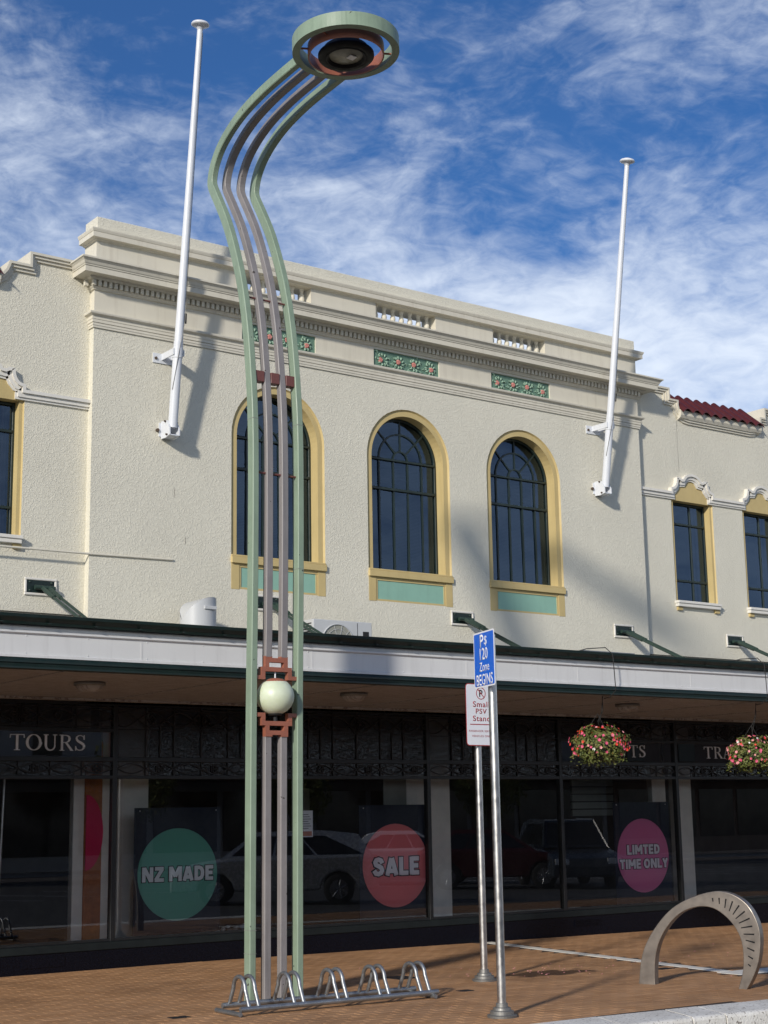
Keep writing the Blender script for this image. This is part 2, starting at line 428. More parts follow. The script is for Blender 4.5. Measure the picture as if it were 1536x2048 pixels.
def offset_path(P, d):
    """mitred offset of an open x,z polyline to its right-hand side"""
    out = []; n = len(P)
    nrm = []
    for i in range(n-1):
        dx, dz = P[i+1][0]-P[i][0], P[i+1][1]-P[i][1]; l = math.hypot(dx, dz) or 1
        nrm.append((dz/l, -dx/l))
    for i in range(n):
        a = nrm[max(i-1, 0)]; b = nrm[min(i, n-2)]
        mx, mz = a[0]+b[0], a[1]+b[1]; l2 = mx*mx+mz*mz
        k = 2/l2 if l2 > 0.3 else 1
        out.append((P[i][0]+mx*k*d, P[i][1]+mz*k*d))
    return out

def text_mesh(body, w, h, off=0.0, ext=0.001, spacing=1.0, line=1.0, ref=None):
    cu = bpy.data.curves.new('lettering', 'FONT'); cu.body = body; cu.align_x = 'CENTER'; cu.size = 1; cu.offset = off
    cu.space_character = spacing; cu.space_line = line; cu.resolution_u = 4
    o = bpy.data.objects.new('lettering', cu); COL.objects.link(o)
    dg = bpy.context.evaluated_depsgraph_get(); me = bpy.data.meshes.new_from_object(o.evaluated_get(dg))
    bpy.data.objects.remove(o)
    xs = [v.co.x for v in me.vertices]; ys = [v.co.y for v in me.vertices]
    cx, cy = (min(xs)+max(xs))/2, (min(ys)+max(ys))/2; sx = w/(max(xs)-min(xs)); sy = h/(max(ys)-min(ys))
    if ref: grow = 2*(off-ref); sx = w/(max(xs)-min(xs)-grow); sy = h/(max(ys)-min(ys)-grow)
    bm = bmesh.new(); bm.from_mesh(me)
    for v in bm.verts: v.co = Vector(((v.co.x-cx)*sx, 0, (v.co.y-cy)*sy))
    r = bmesh.ops.extrude_face_region(bm, geom=bm.faces[:])
    for g in r['geom']:
        if isinstance(g, bmesh.types.BMVert): g.co.y -= ext
    bmesh.ops.recalc_face_normals(bm, faces=bm.faces[:])
    bm.to_mesh(me); bm.free(); me.materials.clear(); me.name = 'lettering'
    return me
def lettering(body, w, h, loc, mat, parent, off=0.0, ext=0.0015, **kw):
    me = text_mesh(body, w, h, off, ext, **kw); me.materials.append(mat)
    o = bpy.data.objects.new('lettering', me); COL.objects.link(o); o.parent = parent; o.location = loc
    return o

# ground fall along the street
def gz(x): return -0.0085*max(0.0, x-9.0)

YF, YW = 16.05, 16.16        # bay front plane, wing front plane
XL, XR = 7.62, 16.70

# ================================================================== GROUND
def strip_sheet(name, xs, y0, y1, z, mat, yfun=None):
    mb = MB()
    for a, b in zip(xs[:-1], xs[1:]):
        mb.quad((a, y0, gz(a)+z), (b, y0, gz(b)+z), (b, y1, gz(b)+z), (a, y1, gz(a)+z))
    return tag(mb.build(name, mat), kind='structure')
ground = tag(MB().quad((-600,-600,-1.9), (600,-600,-1.9), (600,600,-1.9), (-600,600,-1.9)).build('ground', M['sand']), kind='structure')
road = strip_sheet('road', [-60, -10, 9, 20, 40, 90], -14.0, 9.3, -0.13, M['asphalt'])
pavement = strip_sheet('pavement', [-20, 9, 14, 20, 40], 8.95, 16.3, -0.0028, M['sand'])
far_pavement = strip_sheet('far_pavement', [-60, -10, 9, 20, 40, 90], -19, -14.0, 0.0, M['palebrick'])
for yy in (6.5, -11.0):
    pass
ml = MB()
for k in range(16):
    x = 12 + k*2.6
    ml.quad((x, -6.5, gz(x)-0.124), (x+0.1, -6.5, gz(x)-0.124), (x+3.1, -1.5, gz(x+3)-0.124), (x+3.0, -1.5, gz(x+3)-0.124))
tag(ml.build('road_marking', M['print_white']), kind='structure')

def kerb_back(x): return 9.385 - 0.042*(x-8.35)
def build_kerb():
    js = [2.0, 2.9, 3.8, 4.7, 5.6, 6.5, 7.4, 8.16, 8.93, 9.67, 10.04, 10.95, 11.85, 12.75, 13.65, 14.55]
    for a, b in zip(js[:-1], js[1:]):
        g = 0.006; a += g; b -= g
        ya, yb = kerb_back(a), kerb_back(b); sk = -0.20; w = 0.50
        r = 0.03
        # bullnosed section: back-top, front-top, front-bottom
        A = [(a, ya, gz(a)), (a+sk*0.94, ya-w+r, gz(a)), (a+sk*0.98, ya-w+r*0.3, gz(a)-r*0.3), (a+sk, ya-w, gz(a)-r), (a+sk, ya-w-0.01, gz(a)-0.3), (a, ya, gz(a)-0.3)]
        B = [(b, yb, gz(b)), (b+sk*0.94, yb-w+r, gz(b)), (b+sk*0.98, yb-w+r*0.3, gz(b)-r*0.3), (b+sk, yb-w, gz(b)-r), (b+sk, yb-w-0.01, gz(b)-0.3), (b, yb, gz(b)-0.3)]
        n = 6
        dz = random.uniform(-0.002, 0.003)
        vs = [(x, y, z+0.002+dz) for x, y, z in A+B]
        MB().add(vs, [tuple(range(n))[::-1], tuple(range(n, 2*n))] + [(i, (i+1)%n, n+(i+1)%n, n+i) for i in range(n)]).build('kerb_stone', M['kerb'], pavement, bevel=0.004)
build_kerb()

S1, S2 = ((13.33, 15.98), (12.56, 11.22)), ((12.40, 11.05), (20.0, 11.05))
def in_pale(x, y):
    (xa, ya), (xb, yb) = S1
    xl = xb+(xa-xb)*(y-yb)/(ya-yb)
    if y > 11.0 and abs(x-xl) < 0.175: return True
    return 10.84 < y < 11.26 and x > 12.33
def build_strips():
    p = None
    for (a, b), w, l in ((S1, .165, .40), (S2, .32, .45)):
        a, b = Vector(a), Vector(b); d = b-a; n = int(d.length/l); L_ = d.length/n
        pr = MB().box(-L_/2+.004, L_/2-.004, -w/2, w/2, -.03, .0).build('pale_paver', M['palestrip'], pavement, bevel=.004)
        for i in range(n):
            c = a+d*(i+.5)/n; o = pr if i == 0 else inst(pr, (0, 0, 0), pavement)
            o.location = (c.x, c.y, gz(c.x)+.003+random.uniform(-.0015, .0015)); o.rotation_euler = (0, 0, math.atan2(d.y, d.x)+random.uniform(-.006, .006))
build_strips()
def _old_pale(x, y):
    # pale band running out from the wall, and its leg along the street
    xl = 13.36 - (15.6-y)*0.182
    if y > 11.0 and abs(x-xl) < 0.085: return True
    return 10.95 < y < 11.16 and x > xl-0.05
def build_bricks():
    bw, bd, g = 0.2105, 0.1063, 0.009
    cells = []
    y = 8.98; row = 0
    while y < 16.0:
        x = 1.0 - (row % 2)*bw/2
        while x < 27:
            cx, cy = x+bw/2, y+bd/2
            if cy-bd/2 > kerb_back(cx)+0.004 and cy < 16.0: cells.append((cx, cy))
            x += bw
        y += bd; row += 1
    near = []
    for c in cells:
        x, y = c
        if 0.43 < x/y < 1.2 and not in_pale(x, y):
            d2 = x*x+y*y
            # lowest visible edge of the frame
            near.append((d2, c))
    near.sort(); 
    vis = [c for d2, c in near if 1.6/math.sqrt(d2)*3078 < 1024-0 + 600 and math.sqrt(d2) > 12.05][:290]
    vset = set(vis)
    base = MB()
    hx, hy = (bw-g)/2, (bd-g)/2; c_ = 0.004
    base.add([(-hx+c_,-hy+c_,0),(hx-c_,-hy+c_,0),(hx-c_,hy-c_,0),(-hx+c_,hy-c_,0),(-hx,-hy,-c_),(hx,-hy,-c_),(hx,hy,-c_),(-hx,hy,-c_),(-hx,-hy,-.03),(hx,-hy,-.03),(hx,hy,-.03),(-hx,hy,-.03)],
             [(0,1,2,3),(4,5,1,0),(5,6,2,1),(6,7,3,2),(7,4,0,3),(8,9,5,4),(9,10,6,5),(10,11,7,6),(11,8,4,7)])
    proto = base.build('brick', M['brick'], pavement)
    first = True
    mbs = {'b': MB(), 'p': MB()}
    for c in cells:
        x, y = c; z = gz(x)+random.uniform(-0.0005, 0.0010)
        if c in vset:
            rot = (random.uniform(-.006, .006), random.uniform(-.004, .004), random.uniform(-.012, .012))
            if first: proto.location = (x, y, z); proto.rotation_euler = rot; first = False
            else: inst(proto, (x, y, z), pavement, rot)
            continue
        if in_pale(x, y): continue
        mb = mbs['b']
        j = [random.uniform(-0.0007, 0.0007) for _ in range(4)]
        mb.add([(x-hx,y-hy,z+j[0]),(x+hx,y-hy,z+j[1]),(x+hx,y+hy,z+j[2]),(x-hx,y+hy,z+j[3]),(x-hx-.002,y-hy-.002,z-.02),(x+hx+.002,y-hy-.002,z-.02),(x+hx+.002,y+hy+.002,z-.02),(x-hx-.002,y+hy+.002,z-.02)],
               [(0,1,2,3),(4,5,1,0),(5,6,2,1),(6,7,3,2),(7,4,0,3)])
    tag(mbs['b'].build('brick_paving', M['brick'], pavement), kind='stuff')
build_bricks()

def service_cover(x, y, w, d, label):
    o = MB().box(-w/2, w/2, -d/2, d/2, -0.01, 0.004).build('service_cover', M['charcoal'], bevel=0.002)
    o.location = (x, y, gz(x)); tag(o, label, 'service cover', 'small covers let into the paving')
service_cover(6.44, 11.69, 0.17, 0.10, 'small black rectangular cover set in the paving left of the bicycle rack')
service_cover(9.37, 11.56, 0.15, 0.10, 'small dark cover in the paving between the bicycle rack and the front sign pole')
service_cover(12.30, 11.85, 0.20, 0.14, 'dark cover in the paving seen through the curved steel arch')
service_cover(9.66, 12.95, 0.26, 0.30, 'dark square drain cover behind the right end of the bicycle rack')

# fallen petals and litter specks
mb = MB()
for k in range(90):
    if k < 55: x, y = random.gauss(11.2, 0.5), random.gauss(12.45, 0.28)
    else: x, y = random.uniform(8, 16), random.uniform(10.5, 15.6)
    s_ = random.uniform(0.007, 0.016); a = random.uniform(0, 6.28); z = gz(x)+0.004
    P = [(x+s_*math.cos(a+i*1.57)*(1 if i % 2 else .6), y+s_*math.sin(a+i*1.57)*(1 if i % 2 else .6), z+0.002*(i % 2)) for i in range(4)]
    mb.add(P+[(x, y, z+0.005)], [(0,1,4),(1,2,4),(2,3,4),(3,0,4)])
o = mb.build('fallen_petals', M['petal_pale']); tag(o, 'pale fallen petals scattered on the paving near the sign poles', kind='stuff', cat='petals')

# ================================================================== BUILDING
bld = thing('shop_building', 'two storey cream stucco commercial building with arched upper windows and yellow surrounds', 'building', (0, 0, 0))

ZS, RI, RO = 6.295, 0.605, 0.695      # arch spring, inner and outer radii
AX = [10.205, 12.275, 14.33]          # arched window centres
def arc(cx, cz, r, a0, a1, n): return [(cx+r*math.cos(R(a0+(a1-a0)*i/n)), cz+r*math.sin(R(a0+(a1-a0)*i/n))) for i in range(n+1)]

def bay_wall():
    mb = MB(); z0, z1 = 2.9, 7.42; y = YF
    xs = XL
    for cx in AX:
        a, b = cx-RO, cx+RO
        mb.quad((xs,y,z0),(a,y,z0),(a,y,z1),(xs,y,z1))
        mb.quad((a,y,z0),(b,y,z0),(b,y,4.35),(a,y,4.35))
        A = arc(cx, ZS, RO, 180, 0, 24)
        for (x0, q0), (x1, q1) in zip(A[:-1], A[1:]):
            mb.quad((x0,y,q0),(x1,y,q1),(x1,y,z1),(x0,y,z1))
        xs = b
    mb.quad((xs,y,z0),(XR,y,z0),(XR,y,z1),(xs,y,z1))
    mb.quad((XL,YW+.02,z0),(XL,y,z0),(XL,y,z1),(XL,YW+.02,z1))
    mb.quad((XR,y,z0),(XR,YW+.02,z0),(XR,YW+.02,z1),(XR,y,z1))
    return mb.build('bay_wall', M['stucco'], bld)
bay_wall()

# entablature: architrave, frieze, cornice
MB().wrap([(0.0,7.33),(.018,7.33),(.018,7.355),(.024,7.357),(.024,7.385),(.012,7.388),(.030,7.392),(.030,7.425),(.036,7.43),(.036,7.465),(.050,7.475),(.075,7.485),(.080,7.50),(.080,7.512),(0.0,7.520)],
          XL, XR, YF, YW+.02).build('architrave', M['cream'], bld)
def frieze():
    mb = MB(); z0, z1 = 7.518, 7.80; y = YF; xs = XL
    for cx in (10.22, 12.275, 14.335):
        a, b = cx-.56, cx+.56
        mb.quad((xs,y,z0),(a,y,z0),(a,y,z1),(xs,y,z1))
        mb.quad((a,y,7.765),(b,y,7.765),(b,y,z1),(a,y,z1))
        # recess edges
        mb.quad((a,y,z0),(a,y+.03,z0),(a,y+.03,7.765),(a,y,7.765)); mb.quad((b,y+.03,z0),(b,y,z0),(b,y,7.765),(b,y+.03,7.765))
        mb.quad((a,y,7.765),(a,y+.03,7.765),(b,y+.03,7.765),(b,y,7.765))
        xs = b
    mb.quad((xs,y,z0),(XR,y,z0),(XR,y,z1),(xs,y,z1))
    for x in (XL, XR): mb.quad((x,YW+.02,z0),(x,y,z0),(x,y,z1),(x,YW+.02,z1))
    return mb.build('frieze', M['cream'], bld)
frieze()
MB().wrap([(0.0,7.795),(.022,7.80),(.026,7.81),(.045,7.825),(.050,7.832)], XL, XR, YF, YW+.02).build('bed_moulding', M['cream'], bld)
MB().wrap([(.030,7.83),(.030,7.905)], XL, XR, YF, YW+.02).build('dentil_ground', M['cream'], bld)
MB().wrap([(.080,7.903),(.095,7.912),(.105,7.935),(.212,7.940),(.228,7.930),(.228,7.995),(.238,8.0),(.238,8.010),(.248,8.02),(.262,8.05),(.284,8.072),(.295,8.075),(.295,8.095),(0.0,8.115)],
          XL, XR, YF, YW+.02).build('cornice', M['cream'], bld)
def dentils():
    w = 0.040; p = MB().box(-w/2, w/2, -0.046, 0, 7.835, 7.901).build('dentil', M['cream'], bld)
    n = int((XR-XL+0.12)/0.0700); first = True
    for i in range(n):
        x = XL-0.035 + i*0.0699
        if first: p.location = (x, YF-0.031, 0); first = False
        else: inst(p, (x, YF-0.031, 0), bld)
    for xx in (XL-0.055, ):
        inst(p, (xx-0.02, YF+0.03, 0), bld, rot=(0,0,R(-90)))
dentils()

# frieze relief panels with rosettes
def relief_panel(cx):
    pe = MB().box(cx-.56, cx+.56, YF+.024, YF+.06, 7.515, 7.768).build('relief_panel', M['reliefback'], bld)
    rnd = random.Random(3); mb = MB(); y = YF+.018
    for x in (-.40,-.125,.135,.41):
        for k in range(9):
            a = k*0.698+.2; r0, r1 = .052, .092
            pts = [(cx+x+r0*math.cos(a), y, 7.64+r0*math.sin(a)), (cx+x+(r0+r1)/2*math.cos(a+.22), y-.008, 7.64+(r0+r1)/2*math.sin(a+.22)), (cx+x+r1*math.cos(a+.05), y, 7.64+r1*math.sin(a+.05))]
            mb.tube(pts, [.010,.017,.006], 5)
    for k in range(46):
        x = cx+rnd.uniform(-.53,.53); z = rnd.uniform(7.54,7.745); a = rnd.uniform(0,6.28); l = rnd.uniform(.03,.07)
        mb.tube([(x,y,z),(x+l*.6*math.cos(a),y-.006,z+l*.6*math.sin(a)),(x+l*math.cos(a+.7),y+.002,z+l*math.sin(a+.7))],[.006,.013,.004],5)
    mb.build('vine', M['vine'], pe)
    rb = MB()
    for k in range(5):
        a = k*1.2566; rb.tube([(.018*math.cos(a),0,.018*math.sin(a)),(.030*math.cos(a),-.010,.030*math.sin(a))],[.020,.016],7)
    rb.tube([(0,.006,0),(0,-.018,0)],[.024,.012],8)
    ro = rb.build('rosette', M['rose'], pe)
    for i, (x, dz) in enumerate([(-.44,-.012),(-.14,.004),(.125,.008),(.425,-.016)]):
        if i == 0: ro.location = (cx+x, y-.006, 7.64+dz)
        else: inst(ro, (cx+x, y-.006, 7.64+dz), pe)
for cx in (10.22, 12.275, 14.335): relief_panel(cx)

# parapet with balustrade openings
OPN = [(9.66, 10.71), (11.76, 12.79), (13.83, 14.83)]
def parapet():
    mb = MB(); z0, zb, zt, z1 = 8.10, 8.20, 8.43, 8.73; y0, y1 = YF, YF+.32
    XLp, XRp = XL+.015, XR
    mb.box(XLp, XRp, y0, y1, z0, zb)
    xs = XLp
    for a, b in OPN:
        mb.box(xs, a, y0, y1, zb+.0005, zt-.0005); xs = b
    mb.box(xs, XRp, y0, y1, zb+.0005, zt-.0005)
    mb.build('parapet_balustrade', M['cream'], bld)
    MB().box(XLp, XRp, y0+.002, y1, zt, z1).build('parapet_coping', M['stucco'], bld, bevel=0.008)
    MB().wrap([(0.0,8.42),(.025,8.425),(.03,8.435),(.082,8.44),(.082,8.50),(.088,8.505),(.098,8.53),(.10,8.54),(.10,8.545),(0,8.552)], XLp, XRp, YF, YF+.32).build('parapet_moulding', M['cream'], bld)
    pr = [(.030,8.2),(.036,8.205),(.036,8.218),(.026,8.225),(.034,8.25),(.042,8.28),(.038,8.305),(.028,8.325),(.034,8.33),(.034,8.34),(.026,8.345),(.024,8.37),(.034,8.40),(.042,8.41),(.042,8.43)]
    ba = MB().lathe([(r*.92, z) for r, z in pr], (0,0,0), 14).build('baluster', M['cream'], bld)
    first = True
    for a, b in OPN:
        n = 7
        for i in range(n):
            x = a+(b-a)*(i+.5)/n - .0
            if first: ba.location = (x, YF+.11, 0); first = False
            else: inst(ba, (x, YF+.11, 0), bld)
parapet()

# ---- arched windows
def arched_window(cx):
    sur = MB(); y = YF
    Ao = [(cx-RO, 4.70), (cx-RO, ZS)] + arc(cx, ZS, RO, 180, 0, 28)[1:-1] + [(cx+RO, ZS), (cx+RO, 4.70)]
    Ai = [(cx-RI, 4.70), (cx-RI, ZS)] + arc(cx, ZS, RI, 180, 0, 28)[1:-1] + [(cx+RI, ZS), (cx+RI, 4.70)]
    Am = [(cx-RO+.018, 4.70), (cx-RO+.018, ZS)] + arc(cx, ZS, RO-.018, 180, 0, 28)[1:-1] + [(cx+RO-.018, ZS), (cx+RO-.018, 4.70)]
    W = part_empty('arched_window', bld)
    n = len(Ao)
    for i in range(n-1):
        # chamfer at the wall, flat band, deep reveal
        sur.quad((Ao[i][0], y, Ao[i][1]), (Am[i][0], y+.024, Am[i][1]), (Am[i+1][0], y+.024, Am[i+1][1]), (Ao[i+1][0], y, Ao[i+1][1]))
        sur.quad((Am[i][0], y+.024, Am[i][1]), (Ai[i][0], y+.024, Ai[i][1]), (Ai[i+1][0], y+.024, Ai[i+1][1]), (Am[i+1][0], y+.024, Am[i+1][1]))
        sur.quad((Ai[i][0], y+.024, Ai[i][1]), (Ai[i][0], y+.27, Ai[i][1]), (Ai[i+1][0], y+.27, Ai[i+1][1]), (Ai[i+1][0], y+.024, Ai[i+1][1]))
    sur.build('surround', M['yellow'], W)
    # sill and apron
    sl = MB().box(cx-RO-.005, cx+RO+.005, y-.035, y+.26, 4.665, 4.745).box(cx-RO+.0, cx+RO, y-.02, y+.27, 4.747, 4.772)
    sl.build('sill', M['yellow'], W, bevel=.004)
    ap = MB()
    for sx in (-1, 1):
        a, b = sorted((cx+sx*RO, cx+sx*(RO-.115))); ap.box(a, b, y-.004, y+.04, 4.345, 4.663)
        a, b = sorted((cx+sx*(RO-.116), cx+sx*(RO-.145))); ap.box(a, b, y+.006, y+.04, 4.36, 4.62)
    ap.box(cx-RO+.115, cx+RO-.115, y+.004, y+.04, 4.622, 4.663).box(cx-RO+.115, cx+RO-.115, y+.004, y+.04, 4.345, 4.375)
    ap.build('apron_frame', M['yellow'], W)
    MB().box(cx-.552, cx+.552, y+.014, y+.04, 4.374, 4.625).build('apron_panel', M['teal'], W)
    # joinery
    yf = y+.20; fr = MB()
    O = [(cx-RI, 4.77), (cx-RI, ZS)] + arc(cx, ZS, RI, 180, 0, 28)[1:-1] + [(cx+RI, ZS), (cx+RI, 4.77)]
    I = [(cx-RI+.035, 4.80), (cx-RI+.035, ZS)] + arc(cx, ZS, RI-.035, 180, 0, 28)[1:-1] + [(cx+RI-.035, ZS), (cx+RI-.035, 4.80)]
    fr.band_y(O, I, yf-.02, yf+.04)
    fr.box(cx-RI, cx+RI, yf-.019, yf+.04, 4.772, 4.80)
    for z, t_ in ((6.31, .028), (5.905, .034)):
        fr.box(cx-RI+.03, cx+RI-.03, yf-.030, yf+.03, z-t_/2, z+t_/2)
    fr.build('frame', M['greenframe'], W, bevel=.003)
    bars = MB()
    for x in (-.36, -.12, .12, .36):
        bars.box(cx+x-.012, cx+x+.012, yf-.012, yf+.022, 4.80, 5.887); bars.box(cx+x-.012, cx+x+.012, yf-.012, yf+.022, 5.923, 6.295)
    for r in (.12, .36):
        bars.band_y(arc(cx, 6.325, r+.011, 180, 0, 16), arc(cx, 6.325, r-.011, 180, 0, 16), yf-.012, yf+.022)
    for a in (45, 90, 135):
        for r0, r1 in ((.131, .349), (.371, .575)):
            c_, s_ = math.cos(R(a)), math.sin(R(a)); h = .010
            q = [(cx+r0*c_-h*s_, 6.325+r0*s_+h*c_), (cx+r0*c_+h*s_, 6.325+r0*s_-h*c_), (cx+r1*c_+h*s_, 6.325+r1*s_-h*c_), (cx+r1*c_-h*s_, 6.325+r1*s_+h*c_)]
            bars.prism_y(q, yf-.010, yf+.022)
    bars.build('glazing_bars', M['greenframe'], W)
    # panes
    def pane(q, dy=0.0):
        t1, t2 = random.uniform(-.007, .007), random.uniform(-.009, .009)
        xm = sum(p[0] for p in q)/len(q); zm = sum(p[1] for p in q)/len(q)
        MB().add([(x, yf+.004+(x-xm)*t1*4+(z-zm)*t2, z) for x, z in q], [tuple(range(len(q)))]).build('pane', M['upglass'], W)
    ed = [-.57, -.36, -.12, .12, .36, .57]
    for a, b in zip(ed[:-1], ed[1:]):
        a += cx+.012; b += cx-.012
        pane([(a, 4.80), (b, 4.80), (b, 5.888), (a, 5.888)]); pane([(a, 5.922), (b, 5.922), (b, 6.296), (a, 6.296)])
    pane(arc(cx, 6.325, .109, 0, 180, 8))
    for r0, r1 in ((.131, .349), (.371, .572)):
        for a0 in (0, 45, 90, 135):
            pane(arc(cx, 6.325, r1, a0+1.5, a0+43.5, 5) + arc(cx, 6.325, r0, a0+43, a0+2, 4))
    # blind behind
    bl = MB()
    for k in range(56):
        z = 4.82+k*.0195
        bl.quad((cx-.57, yf+.115, z), (cx+.57, yf+.115, z), (cx+.57, yf+.10, z+.013), (cx-.57, yf+.10, z+.013))
    tag(bl.build('blind', M['blind'], W), kind='stuff')
    if cx > 12:
        cu = MB()
        for k in range(3): cu.box(cx+.44+k*.05, cx+.47+k*.05, yf+.15+.02*(k % 2), yf+.17+.02*(k % 2), 4.8, 6.5)
        cu.build('curtain', M['curtain'], W)
for cx in AX: arched_window(cx)

for x, z, l in ((8.72, 5.52, .13), (8.87, 4.93, .10)):
    pts = [(x+.004*math.sin(k*2.1), YF-.0008, z-l*k/5) for k in range(6)]
    MB().tube(pts, [.0005, .0022, .0018, .0026, .0016, .0005], 4).build('hairline_crack', M['rust'], bld)
# ---- wings
def q_arc(cx, cz, r, a0, a1, n=7): return arc(cx, cz, r, a0, a1, n)
# top outline of a wing between the bay and the far pier: [(x,z)] left to right
RW_TOP = [(16.72, 8.115), (17.48, 8.115), (17.48, 7.945), (17.67, 7.945), (17.665, 7.86), (17.69, 7.79), (17.74, 7.735), (17.81, 7.70), (17.90, 7.687), (19.36, 7.687), (19.45, 7.70), (19.52, 7.735), (19.57, 7.79), (19.595, 7.86), (19.60, 7.945), (19.72, 7.945), (19.72, 8.115), (21.3, 8.115), (24.5, 8.115)]
LW_TOP = [(-2.0, 8.115), (3.9, 8.115), (3.9, 7.945), (4.1, 7.945), (4.34, 7.715), (6.26, 7.715)] + [(6.26+.30*math.sin(R(a)), 7.965-.25*math.cos(R(a))) for a in (12,25,38,51,64,77)] \
    + [(6.57, 7.965), (6.82, 7.965), (6.82, 8.125), (7.625, 8.125)]
WINS = {'r': [17.92, 19.56], 'l': [6.36, 4.72]}
HW = 0.468
def wing(side):
    top = RW_TOP if side == 'r' else LW_TOP
    mb = MB(); z0, zw0, zw1 = 2.9, 4.69, 6.36; zc = 6.8
    x0, x1 = top[0][0]-.1, top[-1][0]; xs = x0
    if side == 'l': x0 = top[0][0]; xs = x0; x1 = top[-1][0]+.02
    for cx in sorted(WINS[side]):
        a, b = cx-HW, cx+HW
        mb.quad((xs,YW,z0),(a,YW,z0),(a,YW,zc),(xs,YW,zc))
        mb.quad((a,YW,z0),(b,YW,z0),(b,YW,zw0),(a,YW,zw0)); mb.quad((a,YW,zw1),(b,YW,zw1),(b,YW,zc),(a,YW,zc))
        xs = b
    mb.quad((xs,YW,z0),(x1,YW,z0),(x1,YW,zc),(xs,YW,zc))
    for (a, za), (b, zb) in zip(top[:-1], top[1:]):
        if abs(b-a) > 1e-6: mb.quad((a,YW,zc),(b,YW,zc),(b,YW,zb-.03),(a,YW,za-.03))
    if side == 'r': mb.quad((x0,YW,zc),(top[0][0],YW,zc),(top[0][0],YW,8.08),(x0,YW,8.08))
    mb.build('wing_wall', M['stucco'], bld)
    A = top; B = offset_path(top, .030); C = offset_path(top, .062); D = offset_path(top, .095)
    cp = MB(); cp.band_y(A, B, YW-.072, YW+.34).band_y(B, C, YW-.050, YW+.05).band_y(C, D, YW-.026, YW+.05)
    cp.build('coping', M['cream'], bld)
    # string course with shaped pediments
    hl = [(-.485,6.452),(-.485,6.515)] + [(-.455+.0, 6.520)] + [(-.455+.105*math.sin(R(a)), 6.52+.155*(1-math.cos(R(a)))) for a in (25,45,65,90)] \
       + [(-.35,6.690),(-.275,6.690),(-.235,6.668)] + [(-.20+.0,6.672)] + [(.195*math.cos(R(a)), 6.655+.118*math.sin(R(a))) for a in (160,140,120,100,90)]
    hr = [(-x, z) for x, z in hl[::-1][1:]]
    P = [(x0, 6.452)]
    for cx in sorted(WINS[side]): P += [(cx-.03+x, z) for x, z in hl+hr]
    P.append((x1, 6.452))
    if side == 'r': P[0] = (XR+.001, 6.452)
    else: P[-1] = (XL-.001, 6.452)
    Q1 = offset_path(P, .038); Q2 = offset_path(P, .085); Q3 = offset_path(P, .112)
    sc = MB(); sc.band_y(P, Q1, YW-.068, YW+.02).band_y(Q1, Q2, YW-.042, YW+.02).band_y(Q2, Q3, YW-.024, YW+.02)
    sc.build('string_course', M['white_trim'], bld)
    for cx in WINS[side]:
        W = part_empty('wing_window', bld)
        ty = [(cx-.03+x*.93, z-.07) for x, z in hl+hr if z > 6.5]
        ty = [(cx-HW, 6.33)] + [(cx-HW, 6.44)] + ty + [(cx+HW-.02, 6.44), (cx+HW-.02, 6.33)]
        MB().prism_y(ty[::-1], YW-.006, YW+.03).build('tympanum', M['yellow'], W)
        s_ = MB(); b_ = .055
        for sx in (-1, 1):
            e, m_, i_ = cx+sx*HW, cx+sx*(HW-.012), cx+sx*(HW-b_)
            s_.quad((e,YW,zw0),(m_,YW+.02,zw0),(m_,YW+.02,zw1),(e,YW,zw1))
            s_.quad((m_,YW+.02,zw0),(i_,YW+.02,zw0),(i_,YW+.02,zw1),(m_,YW+.02,zw1))
            s_.quad((i_,YW+.02,zw0),(i_,YW+.2,zw0),(i_,YW+.2,zw1),(i_,YW+.02,zw1))
        s_.box(cx-HW+b_, cx+HW-b_, YW+.012, YW+.2, 6.335, 6.36)
        s_.build('surround', M['yellow'], W)
        MB().box(cx-HW-.03, cx+HW-.0, YW-.085, YW+.19, 4.715, 4.755).box(cx-HW-.02, cx+HW-.01, YW-.07, YW+.02, 4.665, 4.714).build('sill', M['white_trim'], W, bevel=.004)
        for x in (cx-HW+.0, cx+HW-.1): MB().box(x, x+.10, YW-.035, YW+.01, 4.61, 4.663).build('corbel', M['yellow'], W)
        a, b = cx-HW+b_, cx+HW-b_; yf = YW+.13
        fr = MB().box(a, a+.03, yf, yf+.05, 4.756, 6.335).box(b-.03, b, yf, yf+.05, 4.756, 6.335).box(a+.031, b-.031, yf, yf+.05, 4.756, 4.79).box(a+.031, b-.031, yf, yf+.05, 6.30, 6.335)
        for z in (5.99, 5.10): fr.box(a+.031, b-.031, yf-.012, yf+.045, z-.016, z+.016)
        xm = a+(b-a)*.60
        for za, zb in ((4.79, 5.084), (5.116, 5.974), (6.006, 6.30)): fr.box(xm-.014, xm+.014, yf+.002, yf+.04, za, zb)
        fr.build('frame', M['greenframe'], W, bevel=.003)
        for za, zb in ((4.79, 5.084), (5.116, 5.974), (6.006, 6.30)):
            for xa, xb in ((a+.03, xm-.014), (xm+.014, b-.03)):
                MB().quad((xa,yf+.02,za),(xb,yf+.021,za),(xb,yf+.022,zb),(xa,yf+.02,zb)).build('pane', M['upglass'], W)
        cu = MB()
        for k in range(6):
            x = b-.30+k*.045; cu.box(x, x+.03, yf+.10+.02*(k % 2), yf+.13+.02*(k % 2), 4.79, 6.3)
        cu.build('curtain', M['curtain'], W)
        bl = MB()
        for k in range(30):
            z = 4.80+k*.02; bl.quad((a, yf+.085, z), (b-.3, yf+.085, z), (b-.3, yf+.07, z+.012), (a, yf+.07, z+.012))
        if side == 'l': tag(bl.build('blind', M['blind'], W), kind='stuff')
for s_ in 'rl': wing(s_)

